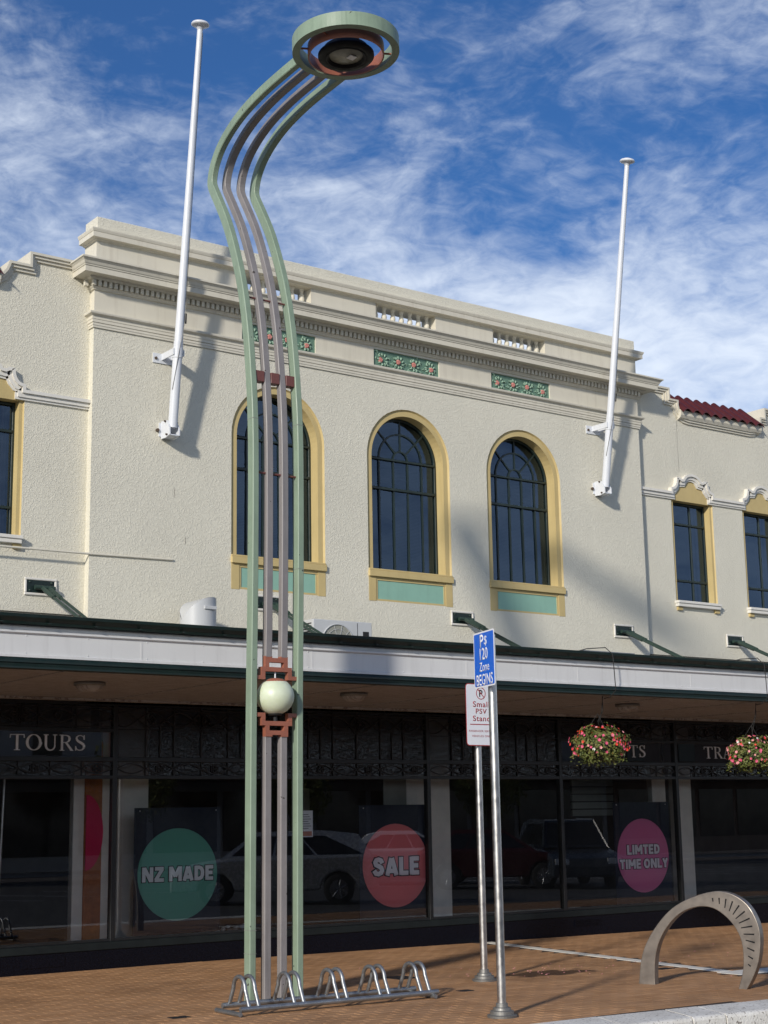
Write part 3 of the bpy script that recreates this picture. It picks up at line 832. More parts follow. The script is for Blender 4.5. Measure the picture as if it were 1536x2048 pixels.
# tiled dips in the wing parapets
def tiles(xa, xb, zf):
    MB().add(*(lambda pts, n: ([(xa, y, z) for y, z in pts]+[(xb, y, z) for y, z in pts],
              [tuple(range(n))[::-1], tuple(range(n, 2*n))]+[(i, (i+1) % n, n+(i+1) % n, n+i) for i in range(n)]))(
              [(YW+.05, zf-.095), (YW-.02, zf-.095), (YW-.075, zf-.07), (YW-.10, zf-.03), (YW-.10, zf+.045), (YW+.22, zf+.315), (YW+.22, zf-.095)], 7)).build('eave_moulding', M['cream'], bld)
    n = max(1, round((xb-xa)/.215)); pw = (xb-xa)/n
    mb = MB(); pr = [(pw*(-.5+i/8.0), .062*math.sin(math.pi*i/8.0)) for i in range(9)]
    vs = []; L_ = .46
    ys = [(-.160, 0.0), (.03, .155), (.23, .325)]
    for dy, dz in ys:
        for x, z in pr: vs.append((x*1.02, dy, z+dz))
    for dy, dz in ys:
        for x, z in pr: vs.append((x*1.02, dy, z+dz-.016))
    fs = []
    for j in range(2):
        for i in range(8):
            a = j*9+i; fs.append((a, a+1, a+10, a+9)); o_ = 27; fs.append((o_+a+9, o_+a+10, o_+a+1, o_+a))
    for i in range(8): fs.append((27+i, 28+i, i+1, i)); fs.append((18+i, 19+i, 46+i, 45+i))
    mb.add(vs, fs, False)
    t = mb.build('roof_tile', M['tile_red'], bld)
    for i in range(n):
        loc = (xa+pw*(i+.5), YW-.0, zf+.015+random.uniform(-.004, .004))
        if i == 0: t.location = loc
        else: inst(t, loc, bld, rot=(0, random.uniform(-.02, .02), random.uniform(-.012, .012)))
tiles(17.68, 19.59, 7.735); tiles(4.32, 6.46, 7.735)

# pipe conduit along the wall, roof, back of the building, upper room
MB().tube([(3.0, YF-.012, 4.585), (XL, YF-.012, 4.61), (8.70, YF-.012, 4.632)], .013, 8).build('conduit', M['cream'], bld)
MB().box(-2, 24.4, YF+.36, YF+.37, 2.9, 8.6).build('back_parapet', M['room'], bld) if False else None
MB().box(-2, 24.4, YF+.38, 26, 7.0, 7.2).build('roof', M['roofing'], bld)
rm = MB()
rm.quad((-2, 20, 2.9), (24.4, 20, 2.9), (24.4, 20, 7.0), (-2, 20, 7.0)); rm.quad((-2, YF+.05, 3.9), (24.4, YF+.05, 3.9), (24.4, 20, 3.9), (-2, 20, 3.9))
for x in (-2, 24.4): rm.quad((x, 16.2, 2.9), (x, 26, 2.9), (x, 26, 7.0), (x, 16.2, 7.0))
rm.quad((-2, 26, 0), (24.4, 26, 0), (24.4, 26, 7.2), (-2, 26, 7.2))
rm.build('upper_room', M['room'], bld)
# thin back lining that keeps daylight out of the roof space behind the wall sheets
MB().box(-2, 24.4, YF+.30, YF+.34, 6.98, 8.1).build('roof_lining', M['roofing'], bld) if False else None

# ---- shopfront at street level
def lead(mb, pts, r=.0065):
    for (xa, za), (xb, zb) in zip(pts[:-1], pts[1:]):
        dx, dz = xb-xa, zb-za; l = math.hypot(dx, dz) or 1; nx, nz = -dz/l*r, dx/l*r
        mb.prism_y([(xa-nx, za-nz), (xb-nx, zb-nz), (xb+nx, zb+nz), (xa+nx, za+nz)], YF+.018, YF+.030)
def ogee(mb, xa, xb, zc, h):
    n = 12
    for sgn in (1, -1):
        lead(mb, [(xa+(xb-xa)*i/n, zc+sgn*h*math.sin(math.pi*i/n)) for i in range(n+1)])
def diamond(mb, cx, zc, rx, rz):
    lead(mb, [(cx-rx, zc), (cx, zc+rz), (cx+rx, zc), (cx, zc-rz), (cx-rx, zc)])
MUL = [1.04, 3.36, 5.68, 8.00, 10.24, 12.50, 14.83, 17.15, 19.48, 21.8]
def shopfront():
    pl = MB().box(-2, 24, YF-.02, YF+.10, -.2, .20); pl.build('plinth', M['granite'], bld)
    MB().box(-2, 24, YF-.035, YF+.12, .202, .285).build('shop_sill', M['sill'], bld, bevel=.006)
    MB().box(-2, 24, YF-.0, YF+.10, 2.885, 2.93).build('head_beam', M['shopframe'], bld)
    v = MB().box(14.95, 15.45, YF-.028, YF-.015, .07, .16)
    for k in range(9): v.box(14.97, 15.43, YF-.034, YF-.028, .078+k*.009, .081+k*.009)
    v.build('air_vent', M['granite'], bld)
    v2 = MB().box(6.92, 7.42, YF-.028, YF-.015, .06, .17).build('air_vent', M['granite'], bld)
    for i in range(len(MUL)-1):
        a, b = MUL[i]+.028, MUL[i+1]-.028
        W = part_empty('shop_window', bld)
        letter = i in (2, 6, 7)
        fr = MB()
        fr.box(MUL[i]-.028, MUL[i]+.028, YF-.0, YF+.085, .286, 2.884)
        for z0, z1 in ((.286, .315), (2.06, 2.10), (2.255, 2.305)) + (((2.585, 2.625),) if letter else ()):
            fr.box(a+.0005, b-.0005, YF+.004, YF+.08, z0, z1)
        fr.build('frame', M['shopframe'], W, bevel=.003)
        MB().quad((a, YF+.045, .315), (b, YF+.045, .315), (b, YF+.045, 2.06), (a, YF+.045, 2.06)).build('pane', M['shopglass'], W)
        MB().quad((a, YF+.034, 2.10), (b, YF+.034, 2.10), (b, YF+.034, 2.255), (a, YF+.034, 2.255)).build('transom_pane', M['ripple'], W)
        L_ = MB(); n = 6; w = (b-a)/n
        for k in range(n):
            x0 = a+k*w; xm = x0+w/2
            ogee(L_, x0, x0+w, 2.178, .055)
            if k % 2: diamond(L_, xm, 2.178, .05, .05); lead(L_, [(xm-.05, 2.15), (xm+.05, 2.205)]); lead(L_, [(xm-.05, 2.205), (xm+.05, 2.15)])
            lead(L_, [(x0, 2.10), (x0, 2.255)])
        if letter:
            MB().quad((a, YF+.040, 2.305), (b, YF+.040, 2.305), (b, YF+.040, 2.585), (a, YF+.040, 2.585)).build('name_pane', M['shopglass'], W)
            MB().quad((a, YF+.034, 2.625), (b, YF+.034, 2.625), (b, YF+.034, 2.884), (a, YF+.034, 2.884)).build('transom_pane', M['ripple'], W)
            MB().box(a, b, YF+.30, YF+.32, 2.30, 2.60).build('backing_board', M['room'], W)
            zc = 2.76; m = 5; w = (b-a)/m
            for k in range(m):
                x0 = a+k*w
                ogee(L_, x0, x0+w, zc, .075); lead(L_, [(x0, 2.625), (x0, 2.884)])
                if k == 2:
                    for d in (-.03, 0, .03): lead(L_, [(x0+w/2+d, zc-.08), (x0+w/2+d, zc+.08)]); lead(L_, [(x0+w/2-.08, zc+d), (x0+w/2+.08, zc+d)])
                    diamond(L_, x0+w/2, zc, .12, .12)
                elif k % 2: diamond(L_, x0+w/2, zc, .045, .045)
            lead(L_, [(a, 2.645), (b, 2.645)]); lead(L_, [(a, 2.86), (b, 2.86)])
        else:
            MB().quad((a, YF+.034, 2.305), (b, YF+.034, 2.305), (b, YF+.034, 2.884), (a, YF+.034, 2.884)).build('transom_pane', M['ripple'], W)
            m = 6; w = (b-a)/m
            for k in range(m):
                x0 = a+k*w; lead(L_, [(x0, 2.305), (x0, 2.884)], .009 if k % 3 == 0 else .005)
                if k in (1, 4): lead(L_, [(x0+w/2, 2.305), (x0+w/2, 2.67)])
                ogee(L_, x0-w*.3, x0+w*.7, 2.735, .085)
                if k % 2: diamond(L_, x0+w*.2, 2.735, .05, .05)
            diamond(L_, (a+b)/2, 2.735, .12, .12)
            for d in (-.035, 0, .035): lead(L_, [((a+b)/2+d, 2.66), ((a+b)/2+d, 2.81)]); lead(L_, [((a+b)/2-.08, 2.735+d), ((a+b)/2+.08, 2.735+d)])
            lead(L_, [(a, 2.85), (b, 2.85)]); lead(L_, [(a, 2.62), (b, 2.62)], .004)
        L_.build('lead_came', M['grout'], W)
shopfront()
# serif letters made of thick and thin strokes on a unit cell (height 1)
def serif_letters():
    def bar(P, x0, z0, x1, z1, w0, w1=None):
        w1 = w0 if w1 is None else w1; dx, dz = x1-x0, z1-z0; l = math.hypot(dx, dz); nx, nz = -dz/l, dx/l
        P.append([(x0-nx*w0/2, z0-nz*w0/2), (x1-nx*w1/2, z1-nz*w1/2), (x1+nx*w1/2, z1+nz*w1/2), (x0+nx*w0/2, z0+nz*w0/2)])
    def curve(P, pts, ws):
        for i in range(len(pts)-1): bar(P, *pts[i], *pts[i+1], ws[i], ws[i+1])
    def serif(P, x, z, w=.26): bar(P, x-w/2, z, x+w/2, z, .045)
    G = {}
    P = []; bar(P, .42, .02, .42, .98, .14); bar(P, .02, .965, .82, .965, .05); bar(P, .04, .98, .02, .76, .04, .06); bar(P, .80, .98, .82, .76, .04, .06); serif(P, .42, .02, .34); G['T'] = (P, .84)
    P = []; n = 28; pts = [(.42+.38*math.cos(2*math.pi*i/n), .5+.48*math.sin(2*math.pi*i/n)) for i in range(n+1)]
    curve(P, pts, [.04+.10*abs(math.cos(2*math.pi*i/n))**1.3 for i in range(n+1)]); G['O'] = (P, .84)
    P = []; bar(P, .18, .98, .18, .32, .13); bar(P, .70, .98, .70, .32, .05)
    pts = [(.44-.26*math.cos(math.pi*i/12), .32-.30*math.sin(math.pi*i/12)) for i in range(13)]
    curve(P, pts, [.13-.085*i/12 for i in range(13)]); serif(P, .18, .98); serif(P, .70, .98, .22); G['U'] = (P, .84)
    P = []; bar(P, .18, .02, .18, .98, .13)
    pts = [(.18, .965), (.42, .965), (.55, .92), (.61, .82), (.61, .70), (.55, .58), (.42, .52), (.18, .52)]
    curve(P, pts, [.04, .05, .08, .13, .13, .08, .05, .04]); bar(P, .40, .52, .74, .03, .11, .13); serif(P, .18, .02); serif(P, .74, .02, .18); serif(P, .13, .98, .2); G['R'] = (P, .80)
    P = []; pts = [(.56, .74), (.53, .90), (.40, .97), (.25, .96), (.13, .86), (.13, .72), (.24, .60), (.42, .49), (.56, .38), (.58, .22), (.47, .07), (.30, .03), (.15, .08), (.08, .26)]
    curve(P, pts, [.03, .04, .05, .06, .09, .12, .14, .15, .14, .12, .07, .05, .045, .03]); bar(P, .57, .70, .57, .99, .04); bar(P, .075, .30, .075, .01, .04); G['S'] = (P, .64)
    P = []; bar(P, .12, .02, .40, .98, .045, .06); bar(P, .68, .02, .40, .98, .14, .12); bar(P, .22, .34, .58, .34, .045); serif(P, .12, .02, .22); serif(P, .68, .02, .28); G['A'] = (P, .78)
    return G
GL = serif_letters()
def serif_word(word, x0, z0, w, h, y):
    adv = []; x = 0
    for ch in word: adv.append(x); x += GL[ch][1]+.10
    tot = x-.10; sx = w/tot
    out = thing('window_lettering', '', 'lettering')
    for ch, a in zip(word, adv):
        mb = MB()
        for i, q in enumerate(GL[ch][0]):
            mb.prism_y([(x0+(a+px)*sx, z0+pz*h) for px, pz in q], y-.0006*i, y+.004)
        mb.build('letter', M['gilt'], out)
    return out
YL = YF+.030
o = serif_word('TOURS', 6.74, 2.372, .895, .175, YL); o['label'] = 'silver serif word TOURS on the shop window band at the far left'; o['group'] = 'gilt words on the shop windows'
o = serif_word('TS', 16.215, 2.375, .32, .175, YL); o['label'] = 'silver serif letters TS on the window band behind the left flower basket'; o['group'] = 'gilt words on the shop windows'
o = serif_word('TRA', 17.79, 2.372, .60, .175, YL); o['label'] = 'silver serif letters TRA on the window band by the right flower basket'; o['group'] = 'gilt words on the shop windows'

# shop interior
def interior():
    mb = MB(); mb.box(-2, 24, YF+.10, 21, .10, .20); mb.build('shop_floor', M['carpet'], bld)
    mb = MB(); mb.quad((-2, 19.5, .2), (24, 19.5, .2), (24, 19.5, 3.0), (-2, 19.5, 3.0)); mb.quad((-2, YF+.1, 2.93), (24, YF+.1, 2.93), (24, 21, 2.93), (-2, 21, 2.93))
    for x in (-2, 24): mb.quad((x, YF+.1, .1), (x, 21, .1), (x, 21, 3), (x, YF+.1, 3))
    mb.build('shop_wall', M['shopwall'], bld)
    for i, (xa, xb, y0, m) in enumerate([(7.67, 7.86, 16.42, 'card_cream'), (8.03, 8.225, 16.45, 'card_cream'), (8.26, 8.66, 16.50, 'card_cream'),
                          (12.87, 13.20, 16.50, 'card_cream'), (17.07, 17.36, 16.50, 'card_cream'), (17.53, 17.92, 16.50, 'card_cream')]):
        MB().box(xa, xb, y0, y0+.10, .2, 2.9).build('display_column', M[m], bld, bevel=.006)
    MB().box(7.80, 8.02, 16.40, 16.50, .2, 2.5).build('timber_post', M['wood'], bld, bevel=.01)
    # half round magenta panel on the timber post
    p = MB().prism_y(arc(7.81, 1.47, .42, -90, 90, 24), 16.375, 16.39)
    for i, v in enumerate(p.v): p.v[i] = (7.81+(v[0]-7.81)*.50, v[1], v[2])
    p.build('magenta_panel', M['poster_magenta'], bld)
    MB().box(12.03, 12.40, 16.42, 16.43, 1.74, 2.12).build('display_board', M['card_olive'], bld)
    MB().box(12.405, 12.79, 16.42, 16.43, 1.74, 2.12).build('display_board', M['card_cream'], bld)
    # slatted display wall
    for k in range(7): MB().box(16.1, 16.95, 17.2, 17.24, 1.55+k*.11, 1.64+k*.11).build('slat', M['card_olive'], bld)
    # thin chrome stands at left
    for x, s_ in ((6.60, .06), (6.86, .05)):
        MB().tube([(x, 16.6, .2), (x+s_, 16.6, 2.1)], .018, 8).build('display_rail', M['steel'], bld)
interior()
def rock_pile():
    mb = MB(); rnd = random.Random(5)
    for k in range(60):
        x = rnd.uniform(8.75, 10.1); y = rnd.uniform(16.3, 16.7); r = rnd.uniform(.03, .085); z = .2+rnd.uniform(0, .12)
        mb.lathe([(0.001, -r*.7), (r*.8, -r*.4), (r, 0), (r*.7, r*.5), (0.001, r*.75)], (x, y, z), 7, False)
    o = mb.build('stone_display', M['palebrick']); tag(o, 'heap of rounded brown stones on the shop floor under the green poster', 'stones', kind='stuff')
rock_pile()

# posters behind the glass
def block_word(word, w, h, loc, parent, sw=.25, out=.055):
    G = {
     'N': ([[(.12,0),(.12,1)],[(.16,.96),(.62,.04)],[(.66,0),(.66,1)]], .78),
     'Z': ([[(.04,.885),(.66,.885)],[(.58,.88),(.10,.12)],[(.02,.115),(.68,.115)]], .70),
     'M': ([[(.12,0),(.12,1)],[(.16,.95),(.46,.30)],[(.76,.95),(.46,.30)],[(.80,0),(.80,1)]], .92),
     'A': ([[(.10,0),(.36,.96)],[(.66,0),(.40,.96)],[(.22,.25),(.54,.25)]], .76),
     'D': ([[(.12,0),(.12,1)],[(.12,.885),(.34,.885),(.50,.82),(.58,.66),(.59,.5),(.58,.34),(.50,.18),(.34,.115),(.12,.115)]], .72),
     'E': ([[(.12,0),(.12,1)],[(.12,.89),(.58,.89)],[(.12,.50),(.53,.50)],[(.12,.11),(.58,.11)]], .60),
     'S': ([[(.56,.72),(.50,.84),(.36,.895),(.22,.86),(.15,.74),(.20,.61),(.36,.53),(.51,.44),(.56,.30),(.49,.16),(.34,.105),(.18,.14),(.10,.27)]], .68),
     'L': ([[(.12,0),(.12,1)],[(.12,.11),(.56,.11)]], .57),
     'I': ([[(.12,0),(.12,1)]], .24),
     'T': ([[(.32,0),(.32,.9)],[(0,.89),(.64,.89)]], .64),
     'O': ([[(.40+.275*math.cos(a*math.pi/10), .5+.385*math.sin(a*math.pi/10)) for a in range(21)]], .80),
     'Y': ([[(.34,0),(.34,.48)],[(.09,.97),(.34,.44)],[(.59,.97),(.34,.44)]], .68)}
    adv = []; x = 0
    for ch in word:
        adv.append(x); x += .26 if ch == ' ' else G[ch][1]+.085
    tot = x-.085; k = w/tot
    for e, m, y0 in ((out, 'print_black', 0.0), (0.0, 'print_white', -.006)):
        mb = MB(); i = 0
        for ch, a in zip(word, adv):
            if ch == ' ': continue
            for line in G[ch][0]:
                n = len(line); closed = n > 3
                for (xa, za), (xb, zb) in zip(line[:-1], line[1:]):
                    dx, dz = xb-xa, zb-za; l = math.hypot(dx, dz); ux, uz = dx/l, dz/l; hw = sw/2+e
                    ex = e + (hw*.32 if closed else 0)
                    q = [(xa-ux*ex+uz*hw, za-uz*ex-ux*hw), (xb+ux*ex+uz*hw, zb+uz*ex-ux*hw), (xb+ux*ex-uz*hw, zb+uz*ex+ux*hw), (xa-ux*ex-uz*hw, za-uz*ex+ux*hw)]
                    y = -.0002*(i % 14)+y0; i += 1
                    mb.prism_y([((a+px)*k-w/2, (pz-.5)*h) for px, pz in q], y-.0012, y)
        o = mb.build('lettering', M[m], parent); o.location = loc
def poster(name, cx, disc, label, lines, r=.52, backing=True):
    t = thing('poster', label, 'poster', (cx, YF+.085, 0), 0, 'round sale posters in the shop window')
    MB().box(-.565, .565, .004, .010, .32, 1.735).build('backing_card', M['poster_navy'], t)
    MB().prism_y(arc(0, .98, r, 0, 360, 48)[:-1], -.002, .003).build('disc', M[disc], t)
    for txt, w, h, z in lines:
        block_word(txt, w, h, (0, -.003, z), t)
    for x in (-.5, .5): MB().tube([(x, 0, 1.70), (x, -.006, 1.70)], .008, 8).build('suction_hook', M['print_white'], t)
    return t
poster('poster', 8.86, 'poster_green', 'round green NZ MADE poster on a dark card in the shop window', [('NZ MADE', .93, .165, .985)])
poster('poster', 12.00, 'poster_red', 'round coral red SALE poster on a dark card in the shop window', [('SALE', .74, .225, .97)])
poster('poster', 16.45, 'poster_pink', 'round magenta pink LIMTED TIME ONLY poster on a dark card', [('LIMTED', .66, .135, 1.065), ('TIME ONLY', .97, .135, .865)])
t = thing('notice', 'small white printed notice taped inside the glass beside the street lamp', 'notice', (10.62, YF+.055, 0))
MB().box(-.10, .095, 0, .003, 1.36, 1.68).build('paper', M['print_white'], t)
for k in range(7): MB().box(-.07, .05+.02*(k % 3-1), -.0012, -.0002, 1.63-k*.028, 1.636-k*.028).build('text_line', M['charcoal'], t)
MB().box(-.085, .08, -.0012, -.0002, 1.375, 1.43).build('picture', M['wood'], t)
t = thing('notice', 'faint white notice deep inside the dark shop left of the red poster', 'notice', (11.55, 17.6, 0))
MB().box(-.11, .11, 0, .003, 1.62, 1.98).build('paper', M['card_olive'], t)

# ================================================================== VERANDAH
ver = thing('verandah', 'flat street verandah with white fascia, dark green gutter and fawn soffit', 'verandah', (0, 0, 0))
def verandah():
    YE = 13.10; x0, x1 = -1.5, 24
    sheets = MB(); n = 0
    MB().box(x0, x1, YE+.03, YF-.002, 2.952, 2.97).build('soffit', M['soffit'], ver)
    # cover battens of the soffit, running out to the street
    for x in (4.55, 6.0, 7.9, 9.55, 11.2, 12.4, 13.85, 15.5, 17.1, 18.7):
        MB().box(x-.012, x+.012, YE+.04, YF-.03, 2.944, 2.9515).build('soffit_batten', M['soffit'], ver)
    MB().box(x0, x1, YF-.10, YF-.004, 2.925, 2.951).build('soffit_edge', M['soffit'], ver)
    rs = MB()
    rs.quad((x0, YE-.02, 3.34), (x1, YE-.02, 3.34), (x1, YF, 3.38), (x0, YF, 3.38)); rs.build('roof_sheet', M['roofing'], ver)
    joints = [-1.5, 0.7, 2.9, 4.9, 6.78, 8.72, 10.76, 12.43, 14.33, 16.3, 18.3, 20.3, 24]
    for a, b in zip(joints[:-1], joints[1:]):
        MB().box(a+.003, b-.003, YE, YE+.03, 3.055, 3.30).build('fascia_board', M['fascia'], ver, bevel=.003)
        MB().box(a-.010, a+.010, YE-.0022, YE-.0005, 3.085, 3.272).build('joint_cover', M['fascia'], ver)
    def run(prof, name, mat):
        n = len(prof); vs = [(x0, y, z) for y, z in prof]+[(x1, y, z) for y, z in prof]
        MB().add(vs, [(i, i+1, n+i+1, n+i) for i in range(n-1)]+[tuple(range(n))[::-1], tuple(range(n, 2*n))]).build(name, mat, ver)
    run([(YE+.0, 3.058), (YE-.014, 3.058), (YE-.014, 3.082), (YE-.002, 3.088)], 'lower_bead', M['fascia'])
    run([(YE-.002, 3.268), (YE-.012, 3.272), (YE-.024, 3.280), (YE-.024, 3.296), (YE+.0, 3.303)], 'upper_bead', M['fascia'])
    run([(YE+.03, 3.30), (YE+.012, 3.305), (YE+.012, 3.352), (YE+.03, 3.352)], 'frieze_board', M['fascia'])
    run([(YE+.03, 2.950), (YE-.012, 2.950), (YE-.024, 2.958), (YE-.024, 2.975), (YE-.014, 2.980), (YE-.018, 3.004), (YE-.030, 3.010), (YE-.030, 3.028), (YE-.016, 3.052), (YE+.03, 3.0545)], 'green_trim', M['darkgreen'])
    run([(YE+.05, 3.352), (YE-.055, 3.352), (YE-.062, 3.375), (YE-.085, 3.395), (YE-.100, 3.412), (YE-.104, 3.440), (YE-.092, 3.443), (YE-.090, 3.40), (YE+.05, 3.37)], 'gutter', M['darkgreen'])
    gb = MB().box(-.012, .012, YE-.108, YE-.052, 3.360, 3.366).build('gutter_clip', M['darkgreen'], ver)
    first = True
    for k in range(38):
        x = 1.2+k*.46
        if first: gb.location = (x, 0, 0); first = False
        else: inst(gb, (x, 0, 0), ver)
    bo = MB().lathe([(0.001, -.004), (.006, -.003), (.008, 0)], (0, 0, 0), 8, axis='y').build('rivet', M['fascia'], ver)
    first = True
    for k in range(26):
        for z in (3.10, 3.255):
            loc = (4.4+k*.61, YE, z)
            if first: bo.location = loc; first = False
            else: inst(bo, loc, ver)
    # ceiling lights under the soffit
    for x in (6.72, 9.93, 14.2, 17.6):
        l = part_empty('ceiling_light', ver, (x, 14.08, 2.95))
        MB().lathe([(.0, -.0), (.155, -.0), (.16, -.03), (.135, -.04)], (0, 0, 0), 24).build('light_ring', M['castal'], l)
        MB().lathe([(.135, -.04), (.125, -.065), (.09, -.09), (.04, -.10), (.001, -.102)], (0, 0, 0), 24).build('diffuser', M['soffit'], l)
verandah()
# stays: wall plate, lug and paired rods
def stay(x, yw, label):
    t = part_empty('stay', ver, (x, yw, 4.20))
    w, h = .195, .10
    MB().box(-w, w, -.022, 0, h*.72, h).box(-w, w, -.022, 0, -h, -h*.72).box(-w, -w*.86, -.022, 0, -h*.72+.0003, h*.72-.0003).box(w*.86, w, -.022, 0, -h*.72+.0003, h*.72-.0003).build('plate_moulding', M['white_trim'], t, bevel=.006)
    MB().box(-w*.86+.002, w*.86-.002, -.012, -.002, -h*.72+.002, h*.72-.002).build('wall_plate', M['darkgreen'], t)
    bo = MB()
    for sx in (-.13, .13):
        for sz in (-.045, .05): bo.lathe([(.001, -.026), (.012, -.022), (.014, -.012)], (sx, 0, sz), 8, axis='y')
    bo.build('bolts', M['stay'], t)
    MB().tube([(-.085, -.05, -.012), (.155, -.06, -.018)], .026, 12).build('lug', M['stay'], t)
    rods = MB(); fk = MB()
    for dx in (-.0, .085):
        a = Vector((dx, -.06, -.02)); d = Vector((0, -2.0, -.92)); b = a+d
        rods.tube([a+d*.12, b], .017, 8)
        u = d.normalized(); fk_pts = [a-u*.0, a+d*.05, a+d*.16]
        fk.tube(fk_pts, [.026, .03, .028], 4, smooth=False)
    fk.box(-.015, .10, -.20, -.18, -.105, -.08).box(-.015, .10, -.29, -.27, -.145, -.12)
    rods.build('rod', M['stay'], t); fk.build('fork', M['stay'], t)
for x, y in ((7.08, YW), (10.02, YF), (13.12, YF), (16.17, YF), (18.72, YW)): stay(x, y, '')

# things standing on the verandah roof
def ac():
    t = thing('air_conditioner', 'white outdoor air conditioning unit with a round fan grille on the verandah roof', 'air conditioner', (10.34, 15.5, 3.35))
    MB().box(0, .88, 0, .34, .04, .62).build('casing', M['ac'], t, bevel=.012, seg=2)
    MB().lathe([(.235, -.014), (.245, -.010), (.245, .004), (.235, .004)], (.36, 0, .33), 32, axis='y', close=True).build('fan_ring', M['ac'], t)
    MB().lathe([(.001, -.001), (.232, -.001)], (.36, -.001, .33), 32, axis='y').build('fan_opening', M['card_olive'], t)
    g = MB()
    for k in range(12): a = k*math.pi/6; g.tube([(.36+.03*math.cos(a), -.012, .33+.03*math.sin(a)), (.36+.232*math.cos(a+.25), -.008, .33+.232*math.sin(a+.25))], .0028, 4)
    for r in (.06, .12, .18): g.tube([(.36+r*math.cos(k*.3927), -.010, .33+r*math.sin(k*.3927)) for k in range(17)], .0025, 4, cap=False)
    g.build('grille', M['ac'], t)
    MB().box(.655, .66, -.003, .0, .06, .60).box(.74, .83, -.003, 0, .42, .50).build('panel_seam', M['charcoal'], t)
    lv = MB()
    for k in range(9): lv.box(-.006, 0, .04, .30, .30+k*.033, .312+k*.033)
    lv.build('side_louvre', M['charcoal'], t)
    for x in (.1, .7): MB().box(x, x+.08, .02, .32, 0, .04).build('foot', M['charcoal'], t)
ac()
def cowl():
    t = thing('vent_cowl', 'pale grey rounded metal vent cowl standing on the verandah roof', 'vent', (8.80, 15.6, 3.37))
    mb = MB(); n = 28; r = .212; vs = []
    ztop = lambda x: .48+.27*math.sqrt(max(0, 1-abs((r*.62-x)/(1.62*r))**2.3)) if x < r*.62 else .75-.07*((x-r*.62)/(r*.38))**2
    for k in range(n):
        a = 2*math.pi*k/n; vs.append((r*math.cos(a), r*math.sin(a), 0))
    for k in range(n):
        a = 2*math.pi*k/n; vs.append((r*math.cos(a), r*math.sin(a), ztop(r*math.cos(a))))
    mb.add(vs, [(k, (k+1) % n, n+(k+1) % n, n+k) for k in range(n)], True)
    # curved lid: strips across y
    m = 16; xs = [-r+2*r*i/m for i in range(m+1)]; vs = []
    for x in xs:
        h = math.sqrt(max(0, r*r-x*x)); vs += [(x, -h, ztop(x)), (x, h, ztop(x))]
    mb.add(vs, [(2*i, 2*i+2, 2*i+3, 2*i+1) for i in range(m)], True)
    mb.build('cowl_body', M['ac'], t)
    MB().box(-.04, .12, -.228, -.15, .60, .64).build('bracket', M['ac'], t, bevel=.004)
cowl()
o = MB().box(0, .86, 0, .30, 0, .018).build('flat_panel', M['galv'], bevel=.003); o.location = (12.62, 13.2, 3.462); o.rotation_euler = (R(3), 0, 0)
tag(o, 'thin flat grey metal sheet lying on the verandah roof above the left flower basket', 'metal sheet')

